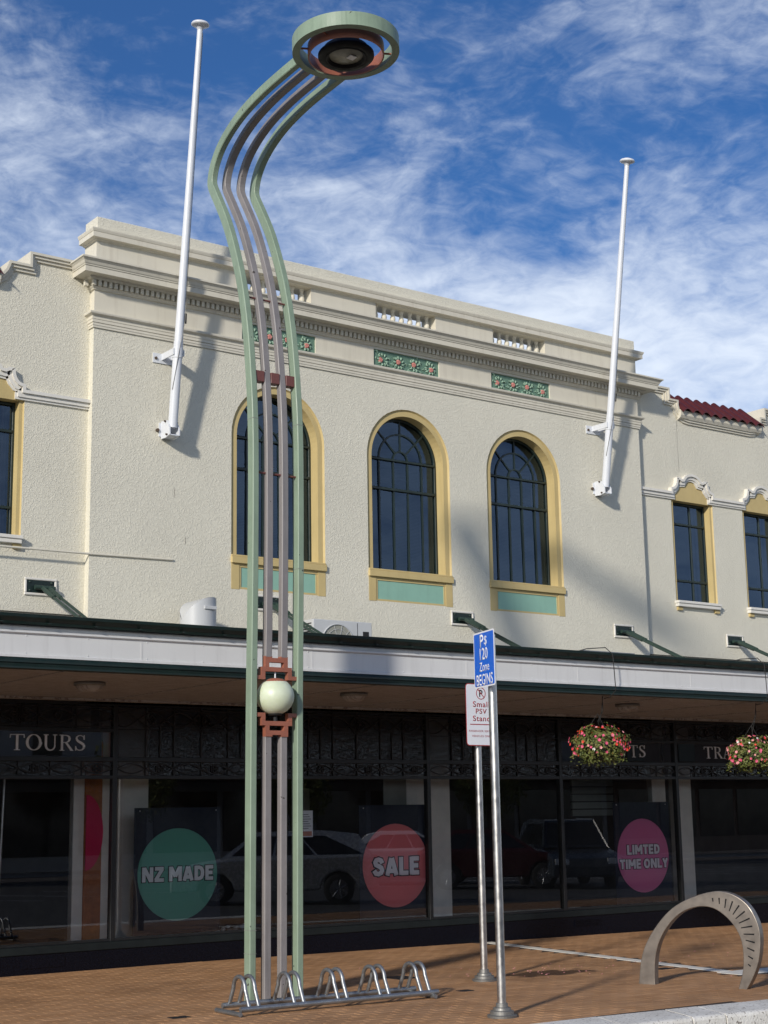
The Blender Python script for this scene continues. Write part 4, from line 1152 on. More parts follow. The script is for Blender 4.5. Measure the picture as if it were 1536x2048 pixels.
# ================================================================== FLAGPOLES
def flagpole(base, top, label):
    t = thing('flagpole', label, 'flagpole', base, 0, 'white flagpoles fixed to the facade')
    d = Vector(top)-Vector(base); L_ = d.length; u = d.normalized()
    at = lambda s_: u*s_
    MB().tube([at(0), at(1.05)], [.057, .057], 20).build('lower_pole', M['whitesteel'], t)
    MB().tube([at(1.0), at(1.06), at(L_-.08)], [.0565, .052, .034], 20).build('pole', M['whitesteel'], t)
    q = u.to_track_quat('Z', 'Y')
    cap = MB().lathe([(.001, .055), (.05, .05), (.10, .03), (.112, .012), (.112, .0), (.09, -.012), (.05, -.02), (.036, -.06)], (0, 0, 0), 24).build('finial_cap', M['whitesteel'], t)
    cap.location = at(L_-.06); cap.rotation_euler = q.to_euler()
    yw = YF-base[1]      # distance to the wall
    bk = MB()
    bk.prism_y([(-.085, -.10), (-.075, .12), (-.02, .12), (.0, .10), (.0, -.10)][::-1], -.03, yw) if False else None
    for sx in (-.070, .058):
        n = [( -.058, -.10), (-.055, -.02), (.02, .09), (yw-.012, .10), (yw-.012, -.115), (.04, -.12)]
        vs = [(sx, y, z) for y, z in n]+[(sx+.013, y, z) for y, z in n]; m = len(n)
        bk.add(vs, [tuple(range(m)), tuple(range(2*m-1, m-1, -1))]+[(i, m+i, m+(i+1) % m, (i+1) % m) for i in range(m)])
    bk.box(-.057, .057, -.054, yw-.013, -.105, -.092)
    bk.box(-.095, .078, yw-.012, yw, -.085, .085)
    bk.build('base_bracket', M['whitesteel'], t)
    rb = MB()
    rb.tube([(-.118, yw-.030, -.01), (-.118, yw-.002, -.01)], .022, 8)
    for p in ((-.083, .0, -.09), (.080, .0, -.09), (-.083, .04, .08), (.080, .04, .08)): rb.tube([(p[0]-.01, p[1], p[2]), (p[0]+.012, p[1], p[2])], .012, 6)
    rb.build('bolt', M['rust'], t)
    s1 = .91; c = at(s1)
    MB().tube([c-u*.06, c+u*.06], [.064, .064], 20).build('collar', M['whitesteel'], t)
    hb = MB()
    hb.box(c.x-.075, c.x-.062, c.y-.03, yw-.014, c.z-.035, c.z+.045); hb.box(c.x+.062, c.x+.075, c.y-.03, yw-.014, c.z-.035, c.z+.04)
    hb.box(c.x-.19, c.x+.09, yw-.014, yw, c.z-.075, c.z+.045)
    hb.build('upper_bracket', M['whitesteel'], t)
    MB().tube([(c.x-.155, yw-.03, c.z-.02), (c.x-.155, yw-.012, c.z-.02)], .018, 8).build('bolt', M['rust'], t)
    # halyard cleat and rope
    MB().tube([at(1.28)+Vector((.062, -.015, 0)), at(1.40)+Vector((.06, -.015, 0))], [.022, .020], 6).build('cleat', M['charcoal'], t)
    rp = [at(.45)+Vector((-.055, -.03, 0)), at(.9)+Vector((-.02, -.068, 0)), at(1.3)+Vector((.05, -.035, 0)), at(2.2)+Vector((.052, -.012, 0)), at(L_-.15)+Vector((.043, 0, 0))]
    MB().tube(rp, .004, 5).build('halyard', M['castal'], t)
flagpole((8.59, 15.875, 6.20), (8.60, 15.285, 11.24), 'white tapering flagpole on the left of the facade, left of the street lamp')
flagpole((15.775, 15.885, 6.29), (15.785, 15.12, 11.18), 'white tapering flagpole on the right of the facade beyond the arched windows')

# ================================================================== STREET LAMP
def street_lamp():
    cx = 7.638
    t = thing('street_lamp', 'tall street lamp of green and grey bars curving up to a ring-shaped head', 'street lamp', (cx, 12.11, 0))
    oy = -12.11
    base = [(12.125, 0.0), (12.115, 1.3), (12.10, 2.66), (12.078, 3.6), (12.065, 4.6), (12.072, 5.28)]
    up = [(12.115, 5.80), (12.17, 6.22), (12.265, 6.66), (12.385, 7.02), (12.545, 7.39), (12.70, 7.66), (12.80, 7.82)]
    arcp = [(12.862, 7.94), (12.845, 8.06), (12.79, 8.165), (12.70, 8.265), (12.58, 8.35), (12.43, 8.425), (12.25, 8.487), (12.05, 8.532), (11.83, 8.566), (11.60, 8.588), (11.40, 8.602), (11.28, 8.61)]
    def smooth(P, n=3):
        out = []
        for i in range(len(P)-1):
            p0, p1, p2, p3 = P[max(i-1, 0)], P[i], P[i+1], P[min(i+2, len(P)-1)]
            for k in range(n):
                s = k/n
                out.append(tuple(0.5*((2*p1[j])+(-p0[j]+p2[j])*s+(2*p0[j]-5*p1[j]+4*p2[j]-p3[j])*s*s+(-p0[j]+3*p1[j]-3*p2[j]+p3[j])*s**3) for j in range(2)))
        out.append(P[-1]); return out
    path = smooth(base+up, 3) + smooth([(12.80, 7.82)]+arcp, 3)[1:]
    def bar(P, x, hx, hd, mat, name):
        c = .007; sec = [(-hx+c, -hd), (hx-c, -hd), (hx, -hd+c), (hx, hd-c), (hx-c, hd), (-hx+c, hd), (-hx, hd-c), (-hx, -hd+c)]
        m = len(sec); vs = []; n = len(P)
        for i in range(n):
            a, b = P[max(i-1, 0)], P[min(i+1, n-1)]; dy, dz = b[0]-a[0], b[1]-a[1]; l = math.hypot(dy, dz); ny, nz = dz/l, -dy/l
            for sx, sd in sec: vs.append((x+sx, P[i][0]+oy+ny*sd, P[i][1]+nz*sd))
        fs = [(i*m+k, i*m+(k+1) % m, (i+1)*m+(k+1) % m, (i+1)*m+k) for i in range(n-1) for k in range(m)]
        fs += [tuple(range(m))[::-1], tuple(range((n-1)*m, n*m))]
        return MB().add(vs, fs).build(name, mat, t)
    for x in (-.251, .251):
        bar(path[:-1]+[(11.245, 8.612)], x, .033, .050, M['lampgreen'], 'outer_bar')
    lo = [p for p in path if p[1] < 2.30]+[(12.104, 2.335)]
    hi = [(12.094, 3.06)]+[p for p in path if p[1] > 3.1 or p[0] < 12.0]
    for x in (-.085, .085):
        bar(lo, x, .036, .033, M['lampgrey'], 'inner_bar'); bar(hi, x, .036, .033, M['lampgrey'], 'inner_bar')
    for x, z, y in ((-.251, 5.30, 12.073), (.251, 5.30, 12.073), (-.251, .62, 12.12), (-.251, .42, 12.122), (.251, 3.9, 12.073)):
        MB().box(x-.034, x+.034, y+oy-.0512, y+oy+.0512, z, z+.0035).build('weld_seam', M['lampgrey'], t)
    # copper brackets above and below the globe
    def bracket(flip):
        mb = MB(); y0, y1 = 12.062+oy, 12.118+oy
        f = (lambda z: 5.395-z) if flip else (lambda z: z)
        for a, b, z0, z1 in [(-.122, .122, 3.010, 3.050), (-.122, -.08, 2.966, 3.0095), (.08, .122, 2.966, 3.0095), (-.166, .166, 2.925, 2.9655), (-.166, -.124, 2.85, 2.9245), (.124, .166, 2.85, 2.9245),
                             (-.219, -.1665, 2.85, 2.886), (.1665, .219, 2.85, 2.886), (-.122, -.048, 3.0505, 3.066), (.048, .122, 3.0505, 3.066)]:
            z0, z1 = sorted((f(z0), f(z1))); mb.box(a, b, y0, y1, z0, z1)
        return mb.build('copper_bracket', M['copper'], t)
    bracket(False); bracket(True)
    gl = MB().lathe([(.176*math.sin(math.pi*k/18), -.170*math.cos(math.pi*k/18)) for k in range(2, 17)], (0, 12.09+oy, 2.698), 32).build('globe', M['globe'], t)
    MB().lathe([(.0585, .0), (.062, .012), (.03, .04), (.001, .045)], (0, 12.09+oy, 2.698-.198), 20).build('globe_seat', M['charcoal'], gl) if False else None
    MB().lathe([(.11, .129), (.10, .142), (.07, .158), (.03, .166), (.001, .168)], (0, 12.09+oy, 2.700), 24).build('globe_cap', M['copper'], t)
    MB().lathe([(.001, -.178), (.055, -.176), (.066, -.16), (.062, -.15)], (0, 12.09+oy, 2.698), 24).build('globe_seat', M['charcoal'], t)
    MB().tube([(0, 12.09+oy, 2.868), (0, 12.09+oy, 2.925)], .008, 8).build('rod', M['whitesteel'], t)
    MB().tube([(0, 12.09+oy, 2.47), (0, 12.09+oy, 2.52)], .02, 10).build('rod', M['charcoal'], t)
    # cross members
    for z, y in ((4.79, 12.065), (6.57, 12.245)):
        for a, b in ((-.22, -.121), (-.049, .049), (.121, .22)): MB().tube([(a, y+oy, z), (b, y+oy, z)], .011, 8).build('cross_rod', M['maroon'], t)
    for a, b in ((-.2195, -.1215), (-.0485, .0485), (.1215, .2195)): MB().box(a, b, 12.115+oy-.045, 12.115+oy+.035, 5.685, 5.79).build('cross_block', M['maroon'], t, bevel=.003)
    # feet plates
    for x in (-.251, -.085, .085, .251): MB().box(x-.055, x+.055, 12.05+oy, 12.20+oy, -.01, .010).build('foot_plate', M['lampgrey'], t)
    # ring head, tilted a little
    H = part_empty('ring_head', t, (0, 10.827+oy, 8.582)); H.rotation_euler = (R(2.5), 0, 0); H.rotation_euler[0] = -R(2.5)
    MB().lathe([(.43, 0), (.43, .135), (.50, .135), (.50, 0)], (0, 0, 0), 72, False, close=True).build('outer_ring', M['lampgreen'], H)
    MB().lathe([(.342, -.038), (.342, .075), (.357, .075), (.357, -.038)], (0, 0, 0), 64, False, close=True).build('copper_ring', M['copper'], H)
    for a in (25, 155, 205, 335): 
        c_, s_ = math.cos(R(a)), math.sin(R(a)); MB().tube([(.357*c_, .357*s_, .02), (.43*c_, .43*s_, .02)], .010, 8).build('spoke', M['copper'], H)
    for a in (90, 270):
        c_, s_ = math.cos(R(a)), math.sin(R(a)); MB().tube([(.20*c_, .20*s_, .06), (.342*c_, .342*s_, .05)], .012, 8).build('spoke', M['black'], H)
    MB().lathe([(.155, -.030), (.165, -.048), (.20, -.055), (.252, -.052), (.262, -.04), (.262, -.015), (.235, .0), (.21, .045), (.16, .085), (.08, .11), (.001, .115)], (0, 0, 0), 40).build('luminaire_body', M['black'], H)
    MB().lathe([(.175, -.0525), (.178, -.060), (.186, -.060), (.189, -.0545)], (0, 0, 0), 40).build('luminaire_rim', M['charcoal'], H)
    MB().lathe([(.001, -.046), (.08, -.042), (.13, -.036), (.156, -.030)], (0, 0, 0), 40).build('lens', M['lens'], H)
    MB().box(.00, .075, -.07, .0, -.056, -.046).build('led_module', M['print_white'], H, bevel=.002)
street_lamp()

# ================================================================== SIGN POLES
def rounded(w, h, r, n=5):
    P = []
    for cx, cz, a0 in ((w/2-r, -h/2+r, -90), (w/2-r, h/2-r, 0), (-w/2+r, h/2-r, 90), (-w/2+r, -h/2+r, 180)): P += arc(cx, cz, r, a0, a0+90, n)
    return P
def pole_base(t, h, r=.036):
    MB().tube([(0, 0, .05), (0, 0, h)], r, 20).build('pole', M['steel'], t)
    MB().lathe([(.120, 0), (.121, .018), (.098, .024), (.096, .05), (.074, .055), (.070, .075), (.050, .08), (.046, .11), (.037, .112)], (0, 0, 0), 32, False).build('flange', M['castal'], t)
def face_child(parent, loc, rz):
    return loc
t = thing('parking_sign', 'blue Ps 120 Zone BEGINS parking sign on a steel pole nearest the kerb', 'parking sign', (8.37, 9.86, gz(8.37)), 0, 'signs on stainless poles')
pole_base(t, 3.08)
az = R(90-17)     # width direction of the plate, heading 17 degrees
pl = part_empty('sign_plate', t, (-.095, -.020, 2.870)); pl.rotation_euler = (0, R(0), R(-107)+math.pi*0)
# plate local frame: x to the right as read, -y towards the reader
pl.rotation_euler = (0, 0, 0)
wd = Vector((-math.sin(R(17)), -math.cos(R(17)), 0))    # reader's right
nrm = Vector((wd.y, -wd.x, 0)).normalized()             # towards the reader
m = Matrix.Identity(3)
for i in range(3): m[i][0] = wd[i]; m[i][1] = -nrm[i]; m[i][2] = (0, 0, 1)[i]
pl.rotation_euler = m.to_euler()
BW, BH = .44, .465
MB().prism_y(rounded(BW, BH, .02), -.002, .0).build('plate', M['signwhite'], pl)
MB().prism_y(rounded(BW-.030, BH-.026, .014), -.0035, -.0022).build('blue_face', M['signblue'], pl)
for txt, w, h, x, z, off in (('P', .075, .108, -.042, .155, .02), ('$', .058, .085, .040, .150, .0), ('120', .165, .100, -.005, .045, .012), ('Zone', .21, .075, .0, -.063, .006), ('BEGINS', .345, .095, .0, -.170, .012)):
    lettering(txt, w, h, (x, -.0036, z), M['signwhite'], pl, off=off, ext=.0008)
for z in (-.1, .1): MB().box(-.05, .05, .002, .05, z-.012, z+.012).build('clamp', M['galv'], pl)

t = thing('stand_sign', 'white Small PSV Stand sign with a red border on the rear steel pole', 'street sign', (10.09, 12.14, gz(10.09)), 0, 'signs on stainless poles')
pole_base(t, 2.55)
pl = part_empty('sign_plate', t, (.012, -.052, 2.60))
BW, BH = .40, .625
MB().prism_y(rounded(BW, BH, .035), -.002, .0).build('plate', M['signred'], pl)
MB().prism_y(rounded(BW-.016, BH-.016, .029), -.0035, -.0022).build('white_face', M['signwhite'], pl)
MB().band_y(arc(0, .215, .062, 360, 0, 28), arc(0, .215, .054, 360, 0, 28), -.0048, -.0036).build('prohibition_ring', M['signred'], pl)
lettering('P', .045, .070, (0, -.0036, .215), M['print_black'], pl, off=.02, ext=.0008)
MB().prism_y([(-.043, .252), (-.037, .258), (.043, .178), (.037, .172)][::-1], -.0062, -.0050).build('prohibition_bar', M['signred'], pl)
for txt, w, h, z, off in (('Small', .215, .058, .105, .012), ('PSV', .145, .052, .035, .012), ('Stand', .225, .056, -.038, .012), ('PASSENGER SERVICE', .335, .020, -.165, .005), ('VEHICLES ONLY', .26, .020, -.215, .005)):
    lettering(txt, w, h, (0, -.0036, z), M['signred'], pl, off=off, ext=.0008, spacing=1.1)
MB().prism_y([(-.15, -.103), (.13, -.103), (.13, -.115), (.16, -.0985), (.13, -.082), (.13, -.094), (-.15, -.094)], -.0048, -.0036).build('arrow', M['signred'], pl)
for z in (-.16, .16): MB().box(-.04, .04, .002, .02, z-.012, z+.012).build('clamp', M['galv'], pl)

# ================================================================== BICYCLE RACK
def rack():
    t = thing('bicycle_rack', 'low galvanised steel bicycle rack with five pairs of hoops beside the street lamp', 'bicycle rack', (6.83, 11.36, 0), R(-3.2))
    r = .021; W_ = .36; L_ = 1.98
    for y in (0, W_): 
        MB().tube([(0 if y == 0 else .02, y, .055), (L_, y, .055)], r*1.12, 12).build('rail', M['galv'], t)
        e = MB(); e.lathe([(.017, -.001), (.024, -.001)], (0, 0, 0), 8)
    for x in (.0, L_-.03):
        MB().tube([(x-.02, -.04, .022), (x-.02, W_+.03, .022)], .020, 10).build('cross_foot', M['galv'], t)
    for k in range(5):
        for dx in (-.045, .045):
            x = .13+k*.43+dx; pts = [(x, -.0, .06)]
            h = .300
            for i in range(0, 13):
                a = math.pi*i/12; pts.append((x, W_/2-.105*math.cos(a)+ (0), h-.10+.10*math.sin(a)))
            pts.append((x, W_, .06))
            pts = [(p[0], p[1], p[2]) for p in pts]
            MB().tube(pts, .0175, 10).build('hoop', M['galv'], t)
rack()

# ================================================================== CURVED STEEL ARCH
def steel_arch():
    t = thing('bicycle_hoop', 'broad curved bronze grey steel bicycle hoop with a fan of engraved slots beside the kerb', 'bicycle hoop', (11.081, 10.86, gz(11.2)-.01), math.atan2(-.939, .345))
    outer = [(-0.1, 0), (-0.069, 0.212), (-0.023, 0.351), (0.056, 0.483), (0.18, 0.633), (0.32, 0.748), (0.504, 0.832), (0.694, 0.882), (0.813, 0.879), (0.921, 0.846), (1.034, 0.767), (1.106, 0.643), (1.135, 0.535), (1.136, 0.419), (1.107, 0.253), (1.044, 0.11), (0.975, 0)]
    inner = [(0.069, 0), (0.072, 0.148), (0.095, 0.303), (0.15, 0.442), (0.244, 0.574), (0.354, 0.671), (0.451, 0.716), (0.546, 0.74), (0.639, 0.74), (0.73, 0.716), (0.835, 0.638), (0.902, 0.555), (0.95, 0.456), (0.965, 0.331), (0.957, 0.206), (0.938, 0.122), (0.894, 0)]
    def cr(P, n=4):
        out = []
        for i in range(len(P)-1):
            p0, p1, p2, p3 = P[max(i-1, 0)], P[i], P[i+1], P[min(i+2, len(P)-1)]
            for k in range(n):
                s = k/n; out.append(tuple(0.5*((2*p1[j])+(-p0[j]+p2[j])*s+(2*p0[j]-5*p1[j]+4*p2[j]-p3[j])*s*s+(-p0[j]+3*p1[j]-3*p2[j]+p3[j])*s**3) for j in range(2)))
        out.append(P[-1]); return out
    def sm(P):
        for _ in range(3): P = [P[0]]+[((P[i-1][0]+2*P[i][0]+P[i+1][0])/4, (P[i-1][1]+2*P[i][1]+P[i+1][1])/4) for i in range(1, len(P)-1)]+[P[-1]]
        return P
    A, B = sm(cr(outer)), sm(cr(inner))
    # the visible broad face looks towards -x in the world: local +y side here is +x world; face at local y = +-0.04
    mb = MB().band_y(A, B, -.045, .045)
    mb.build('hoop_body', M['archface'], t, bevel=.006, seg=2)
    sl = [(0.697,0.822),(0.699,0.788),(0.761,0.824),(0.761,0.767),(0.828,0.815),(0.812,0.732),(0.892,0.795),(0.853,0.704),(0.954,0.759),(0.887,0.674),(1.005,0.706),(0.912,0.637),(1.048,0.644),(0.941,0.598),(1.069,0.574),(0.959,0.556),(1.082,0.501),(0.98,0.501),(1.083,0.428),(0.997,0.447),(1.074,0.352),(1.006,0.38),(1.056,0.282),(1.011,0.307),(1.031,0.215),(1.006,0.234)]
    for i in range(0, len(sl), 2):
        (xa, za), (xb, zb) = sl[i], sl[i+1]; dx, dz = xb-xa, zb-za; l = math.hypot(dx, dz); nx, nz = -dz/l*.0045, dx/l*.0045
        MB().prism_y([(xa-nx*1.6, za-nz*1.6), (xb-nx, zb-nz), (xb+nx, zb+nz), (xa+nx*1.6, za+nz*1.6)], -.0462, .0462).build('slot', M['black'], t)
steel_arch()

# ================================================================== HANGING BASKETS
LEAF = None
def basket(x, y, z, rx, rz, seed, label, mix):
    rnd = random.Random(seed)
    t = thing('hanging_basket', label, 'flower basket', (x, y, z), 0, 'hanging flower baskets under the verandah edge')
    MB().lathe([(.001, -.20), (.10, -.18), (.18, -.10), (.205, .0), (.19, .02)], (0, 0, .0), 20).build('basket_bowl', M['charcoal'], t)
    mb = MB()
    def shell():
        a = rnd.uniform(0, 2*math.pi); c = rnd.uniform(-1, 1); s_ = math.sqrt(1-c*c)
        lump = 1+.15*math.sin(3*a+seed)+.11*math.sin(7*a+c*5)+.08*math.sin(11*c+2*a)
        return a, c, s_, lump
    for k in range(2600):
        a, c, s_, lump = shell(); rr = rnd.uniform(.55, 1.0)**.6*lump
        p = Vector((rx*s_*math.cos(a)*rr, rx*s_*math.sin(a)*rr, rz*c*rr*(1 if c < 0 else .95)))
        l = rnd.uniform(.014, .027); n = (p.normalized()+Vector((rnd.uniform(-.7, .7), rnd.uniform(-.7, .7), rnd.uniform(-.3, .9)))).normalized()
        u = n.cross(Vector((rnd.uniform(-1, 1), rnd.uniform(-1, 1), rnd.uniform(-1, 1)))).normalized(); w = n.cross(u)
        mb.add([p-u*l, p-w*l*.5+n*.003, p+u*l, p+w*l*.5+n*.003], [(0, 1, 2, 3)])
    for k in range(60):     # trailing sprigs
        a = rnd.uniform(0, 6.28); p0 = Vector((rx*.8*math.cos(a), rx*.8*math.sin(a), -rz*.2)); l = rnd.uniform(.1, .22)
        for j in range(7):
            p = p0+Vector((math.cos(a)*.1*j/7, math.sin(a)*.1*j/7, -l*j/7+rnd.uniform(-.01, .01))); l2 = .016
            u = Vector((rnd.uniform(-1, 1), rnd.uniform(-1, 1), rnd.uniform(-1, 1))).normalized(); w = u.orthogonal().normalized()
            mb.add([p-u*l2, p-w*l2*.5, p+u*l2, p+w*l2*.5], [(0, 1, 2, 3)])
    tag(mb.build('foliage', M['leaf'], t), kind='stuff')
    protos = {}
    for k in range(215):
        a, c, s_, lump = shell()
        if c < -.55: continue
        p = Vector((rx*s_*math.cos(a)*lump*1.03, rx*s_*math.sin(a)*lump*1.03, rz*c*1.03+.0))
        m = rnd.choices(['petal_pink', 'petal_pale', 'petal_red', 'petal_white'], mix)[0]
        n = (p.normalized()+Vector((rnd.uniform(-.3, .3), rnd.uniform(-.3, .3), rnd.uniform(-.1, .3)))).normalized()
        if m not in protos:
            f = MB(); vs = [(0, 0, -.004)]
            for q in range(10):
                r_ = .023 if q % 2 == 0 else .017; aa = q*.6283; vs.append((r_*math.cos(aa), r_*math.sin(aa), .006 if q % 2 == 0 else .003))
            f.add(vs, [(0, 1+q, 1+(q+1) % 10) for q in range(10)])
            o = f.build('flower', M[m], t); protos[m] = o
        else: o = inst(protos[m], (0, 0, 0), t)
        s2 = rnd.uniform(.6, 1.05); o.location = p; o.rotation_euler = n.to_track_quat('Z', 'Y').to_euler(); o.scale = (s2, s2, s2)
    hk = Vector((0, -.10, 2.95-z))
    MB().tube([(0, -.10, 2.95-z), (0, -.05, 2.70-z), (0, 0, rz+.02)], .004, 5).build('hanging_wire', M['wire'], t)
    MB().tube([(-.01, -.10, 2.94-z), (.03, -.06, 2.78-z), (-.02, -.02, 2.66-z), (.015, .0, rz)], .005, 5).build('drip_hose', M['wire'], t)
    for a in (.4, 2.5, 4.6): MB().tube([(0, 0, rz+.14), (.19*math.cos(a), .19*math.sin(a), rz*.4)], .003, 4).build('chain', M['wire'], t)
    return t
basket(12.93, 13.32, 2.385, .315, .225, 11, 'hanging basket of red and pink petunias in front of the letters TS', [4.5, 1.5, 4.0, .25])
basket(15.68, 13.34, 2.305, .33, .225, 23, 'hanging basket of pale pink and white petunias at the right edge of the photo', [4, 4.5, 1.8, .7])
# irrigation hoses looping over the gutter
for x0, lab in ((12.93, 'thin black irrigation hose looping over the gutter above the left basket'), (15.62, 'thin black irrigation hose looping over the gutter above the right basket')):
    o = MB().tube([(x0-.42, 13.35, 3.44), (x0-.30, 13.15, 3.49), (x0-.12, 13.02, 3.50), (x0-.05, 12.975, 3.42), (x0-.035, 12.975, 3.2), (x0-.01, 12.99, 3.0), (x0+.0, 13.10, 2.93), (x0, 13.2, 2.92)], .006, 6).build('irrigation_hose', M['wire'])
    tag(o, lab, 'hose', 'irrigation hoses over the gutter')

# ================================================================== ACROSS THE STREET (seen only in the shop glass)
def car(name, label, loc, rz, prof, roof, col, width=1.74, wheels=(.85, 3.45), L_=4.4):
    t = thing(name, label, 'car', loc, rz, 'cars parked in the street')
    # x forward along length, body profile (x,z)
    mb = MB(); hw = width/2; rw = .34
    low = [(0.0, .32)]
    for wx in wheels: low += [(wx+ (rw+.05)*math.cos(R(a)), .30+(rw+.05)*math.sin(R(a))) for a in (180, 150, 120, 90, 60, 30, 0)]
    low += [(L_, .30)]
    P = low+prof
    mb.prism_y(P, -hw, hw)
    mb.build('body', col, t, bevel=.05, seg=2)
    # cabin: tapering glasshouse
    n = len(roof); vs = []
    zb = min(z for x, z in roof); zt = max(z for x, z in roof)
    for sgn in (-1, 1):
        for x, z in roof: vs.append((x, sgn*(hw-.06-.20*(z-zb)/(zt-zb)), z))
    MB().add(vs, [tuple(range(n))[::-1], tuple(range(n, 2*n))]+[(i, n+i, n+(i+1) % n, (i+1) % n) for i in range(n)]).build('cabin', col, t, bevel=.03)
    def side(x, z, sgn, o=.006): return (x, sgn*(hw-.06-.20*(z-zb)/(zt-zb)+o), z)
    xl, xr = min(p[0] for p in roof), max(p[0] for p in roof); tops = [x for x, z in roof if z > zt-.06]; ta, tb = min(tops), max(tops)
    def lerp(a, b, f): return a+(b-a)*f
    f0, f1 = .12, .86
    cuts = [0.03, .36, .38, .66, .68, .97]
    for sgn in (-1, 1):
        for a, b in ((0, 1), (2, 3), (4, 5)):
            q = [(lerp(xl+.08, xr-.10, cuts[a]), lerp(zb, zt, f0)), (lerp(xl+.08, xr-.10, cuts[b]), lerp(zb, zt, f0)), (lerp(lerp(xl, ta, .9), lerp(xr, tb, .9), cuts[b]), lerp(zb, zt, f1)), (lerp(lerp(xl, ta, .9), lerp(xr, tb, .9), cuts[a]), lerp(zb, zt, f1))]
            MB().add([side(x, z, sgn) for x, z in q], [(0, 1, 2, 3)]).build('side_window', M['carglass'], t)
    for (xa, za), (xb, zb2) in ((roof[0], roof[1]), (roof[-1], roof[-2])):
        o = -.012 if xa == roof[0][0] else .012; pts = []
        for f, x0_, z0_ in ((.1, 0, 0), (.9, 0, 0)):
            x, z = lerp(xa, xb, f)+o, lerp(za, zb2, f)+.012; wdt = hw-.16-.20*(z-zb)/(zt-zb)
            pts += [(x, -wdt, z), (x, wdt, z)]
        MB().add([pts[0], pts[1], pts[3], pts[2]], [(0, 1, 2, 3)]).build('windscreen', M['carglass'], t)
    for wx in wheels:
        for sgn in (-1, 1):
            wv = part_empty('wheel', t, (wx, sgn*(hw-.10), .32))
            MB().lathe([(.20, -.10), (.31, -.11), (.33, -.07), (.33, .07), (.31, .11), (.20, .10)], (0, 0, 0), 24, axis='y').build('tyre', M['tyre'], wv)
            rm_ = MB().lathe([(.001, 0), (.20, 0)], (0, sgn*.06, 0), 20, axis='y')
            for k in range(7): a = k*.8976; rm_.tube([(.03*math.cos(a), sgn*.085, .03*math.sin(a)), (.20*math.cos(a), sgn*.09, .20*math.sin(a))], .025, 5)
            rm_.build('rim', M['rim'], wv)
    for sgn in (-1, 1):
        MB().box(-.01, .06, sgn*(hw-.20)-.12, sgn*(hw-.20)+.12, .78, .98).build('tail_light', M['poster_red'], t)
        MB().box(L_-.10, L_-.01, sgn*(hw-.25)-.18, sgn*(hw-.25)+.18, .62, .76).build('headlight', M['print_white'], t)
        MB().box(1.6, 1.78, sgn*hw-.01, sgn*hw+.015, .86, .89).build('door_handle', col, t)
    return t
sedan = [(4.4, .55), (4.33, .72), (3.9, .84), (3.2, .93), (.7, .98), (.1, .95), (0, .80)]
hatch = [(4.0, .55), (3.95, .74), (3.5, .86), (3.0, .95), (.3, 1.0), (.0, .85)]
wagon = [(4.4, .55), (4.35, .76), (3.9, .88), (3.2, .97), (.3, 1.02), (.02, .90)]
a_ = math.atan2(-.56, -.83)
car('parked_car', 'silver estate car parked across the street, seen in the shop glass', (20.1, 4.5, gz(19)-.13), a_, wagon, [(.15, 1.0), (.45, 1.42), (1.2, 1.50), (2.6, 1.48), (3.3, .97)], carpaint('silver car paint', (0.50, 0.52, 0.54)))
car('parked_car', 'white saloon car parked across the street beyond the silver estate', (24.9, -4.4, gz(26)-.13), math.atan2(.56, .83), sedan, [(.6, .97), (1.1, 1.35), (1.5, 1.43), (2.4, 1.42), (3.2, .94)], carpaint('white car paint', (0.75, 0.76, 0.78), .0))
car('parked_car', 'dark red hatchback parked across the street between white and black cars', (25.0, -.4, gz(26)-.13), math.atan2(.56, .83)+.1, hatch, [(.15, 1.0), (.5, 1.38), (1.0, 1.46), (2.2, 1.44), (2.95, .96)], carpaint('dark red car paint', (0.09, 0.012, 0.018)), L_=4.0, wheels=(.75, 3.2))
car('parked_car', 'dark off-road car parked nose towards the shops across the street', (29.6, -.6, gz(28)-.13), R(118), wagon, [(.15, 1.02), (.35, 1.60), (1.0, 1.72), (2.6, 1.70), (3.2, 1.0)], carpaint('dark blue grey car paint', (0.035, 0.045, 0.06), 0.0), width=1.86)

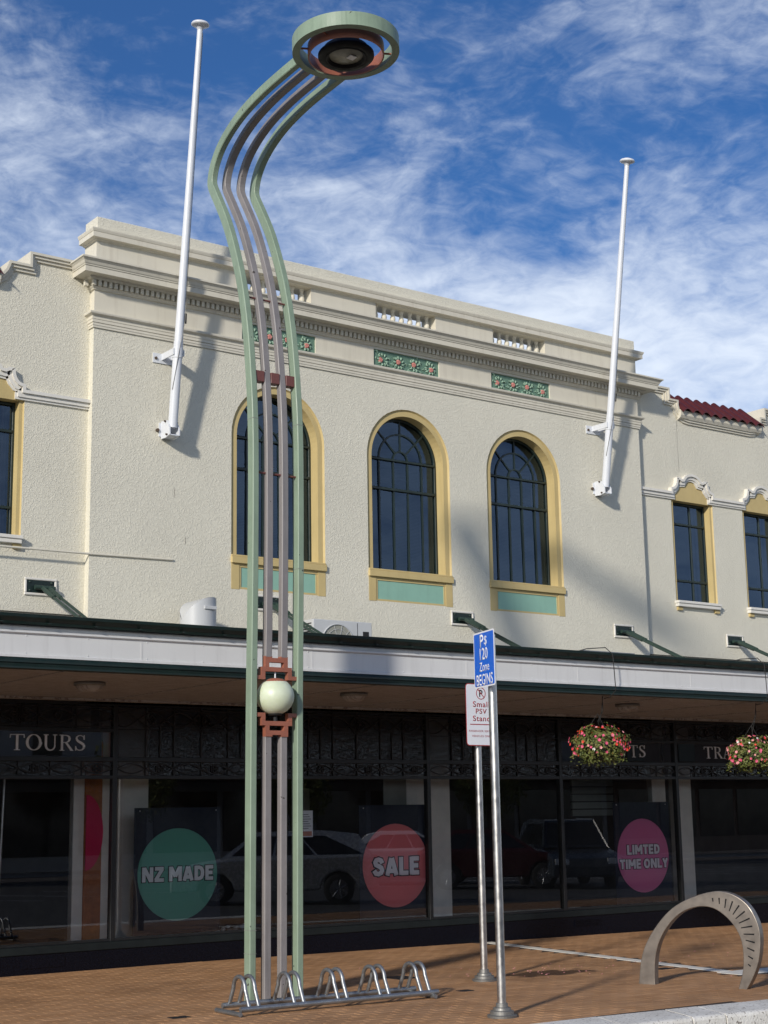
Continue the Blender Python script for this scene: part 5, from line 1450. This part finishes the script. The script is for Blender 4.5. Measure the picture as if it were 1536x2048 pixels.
def far_building(x0, x1, h, col, label, seed):
    rnd = random.Random(seed); y = -19.0
    t = thing('far_building', label, 'building', (x0, y, 0), 0, 'low shops across the street'); w = x1-x0
    MB().box(0, w, -9, 0, -.3, h).build('wall', col, t)
    MB().box(-.05, w+.05, -9, .12, h+.002, h+.22).build('parapet', M['cream'], t)
    MB().box(0, w, .02, 3.0, 2.95, 3.35).build('awning', M['darkgreen'], t)
    n = max(2, int(w/2.6))
    for k in range(n):
        a = .25+k*(w-.3)/n; b = a+(w-.3)/n-.3
        MB().box(a, b, .004, .06, .4, 2.6).build('shop_window', M['carglass'], t)
    for k in range(max(1, int(w/3.4))):
        a = .9+k*3.4; MB().box(a, a+1.1, .004, .06, 3.9, min(h-.5, 5.2)).build('window', M['carglass'], t)
gm = [paint('pale render', (0.42, 0.42, 0.43)), paint('brown brick render', (0.12, 0.07, 0.05)), paint('grey render', (0.2, 0.2, 0.21)), paint('cream render', (0.45, 0.42, 0.34))]
far_building(-30, -12, 5.2, gm[2], 'grey low shop building across the street, furthest left', 1)
far_building(-11.5, 3, 6.0, gm[3], 'cream low shop building across the street behind the photographer', 2)
far_building(4, 17, 5.0, gm[1], 'brown brick shop building across the street', 3)
far_building(18, 33, 5.6, gm[0], 'pale rendered shop building across the street', 4)
far_building(34, 50, 5.0, gm[2], 'grey low shop building across the street, second from the right', 5)
far_building(50.5, 80, 5.8, gm[1], 'long brown shop building across the street, furthest right', 6)
def tree(x, y, h, seed, label):
    rnd = random.Random(seed); t = thing('street_tree', label, 'tree', (x, y, -.1), 0, 'trees across the street')
    tr = MB().tube([(0, 0, 0), (.05, .02, h*.3), (0, .05, h*.6)], [.14, .10, .05], 8)
    for k in range(6): a = k*1.05; tr.tube([(0, .03, h*(.35+.03*k)), (.5*math.cos(a), .5*math.sin(a), h*(.55+.04*k))], [.05, .02], 6)
    tr.build('trunk', M['rust'], t)
    mb = MB()
    for k in range(3500):
        a = rnd.uniform(0, 6.28); c = rnd.uniform(-1, 1); rr = rnd.uniform(.2, 1)**.5*(1+.25*math.sin(3*a+seed)); s_ = math.sqrt(1-c*c)
        p = Vector((h*.32*rr*s_*math.cos(a), h*.32*rr*s_*math.sin(a), h*.68+h*.30*c*rr)); l = .09
        u = Vector((rnd.uniform(-1, 1), rnd.uniform(-1, 1), rnd.uniform(-1, 1))).normalized(); w = u.orthogonal().normalized()
        mb.add([p-u*l, p-w*l*.5, p+u*l, p+w*l*.5], [(0, 1, 2, 3)])
    tag(mb.build('crown', M['leaf'], t), kind='stuff')
for i, (x, y, h) in enumerate([(12, -15.5, 4.2), (24.5, -15.2, 4.6), (31, -15.5, 4.0), (40, -15.4, 4.4)]):
    tree(x, y, h, i+2, ['small round street tree in front of the brown brick shops', 'tallest street tree in front of the pale rendered shops', 'lowest street tree near the right end of the pale rendered shops', 'street tree in front of the grey shops across the street'][i])
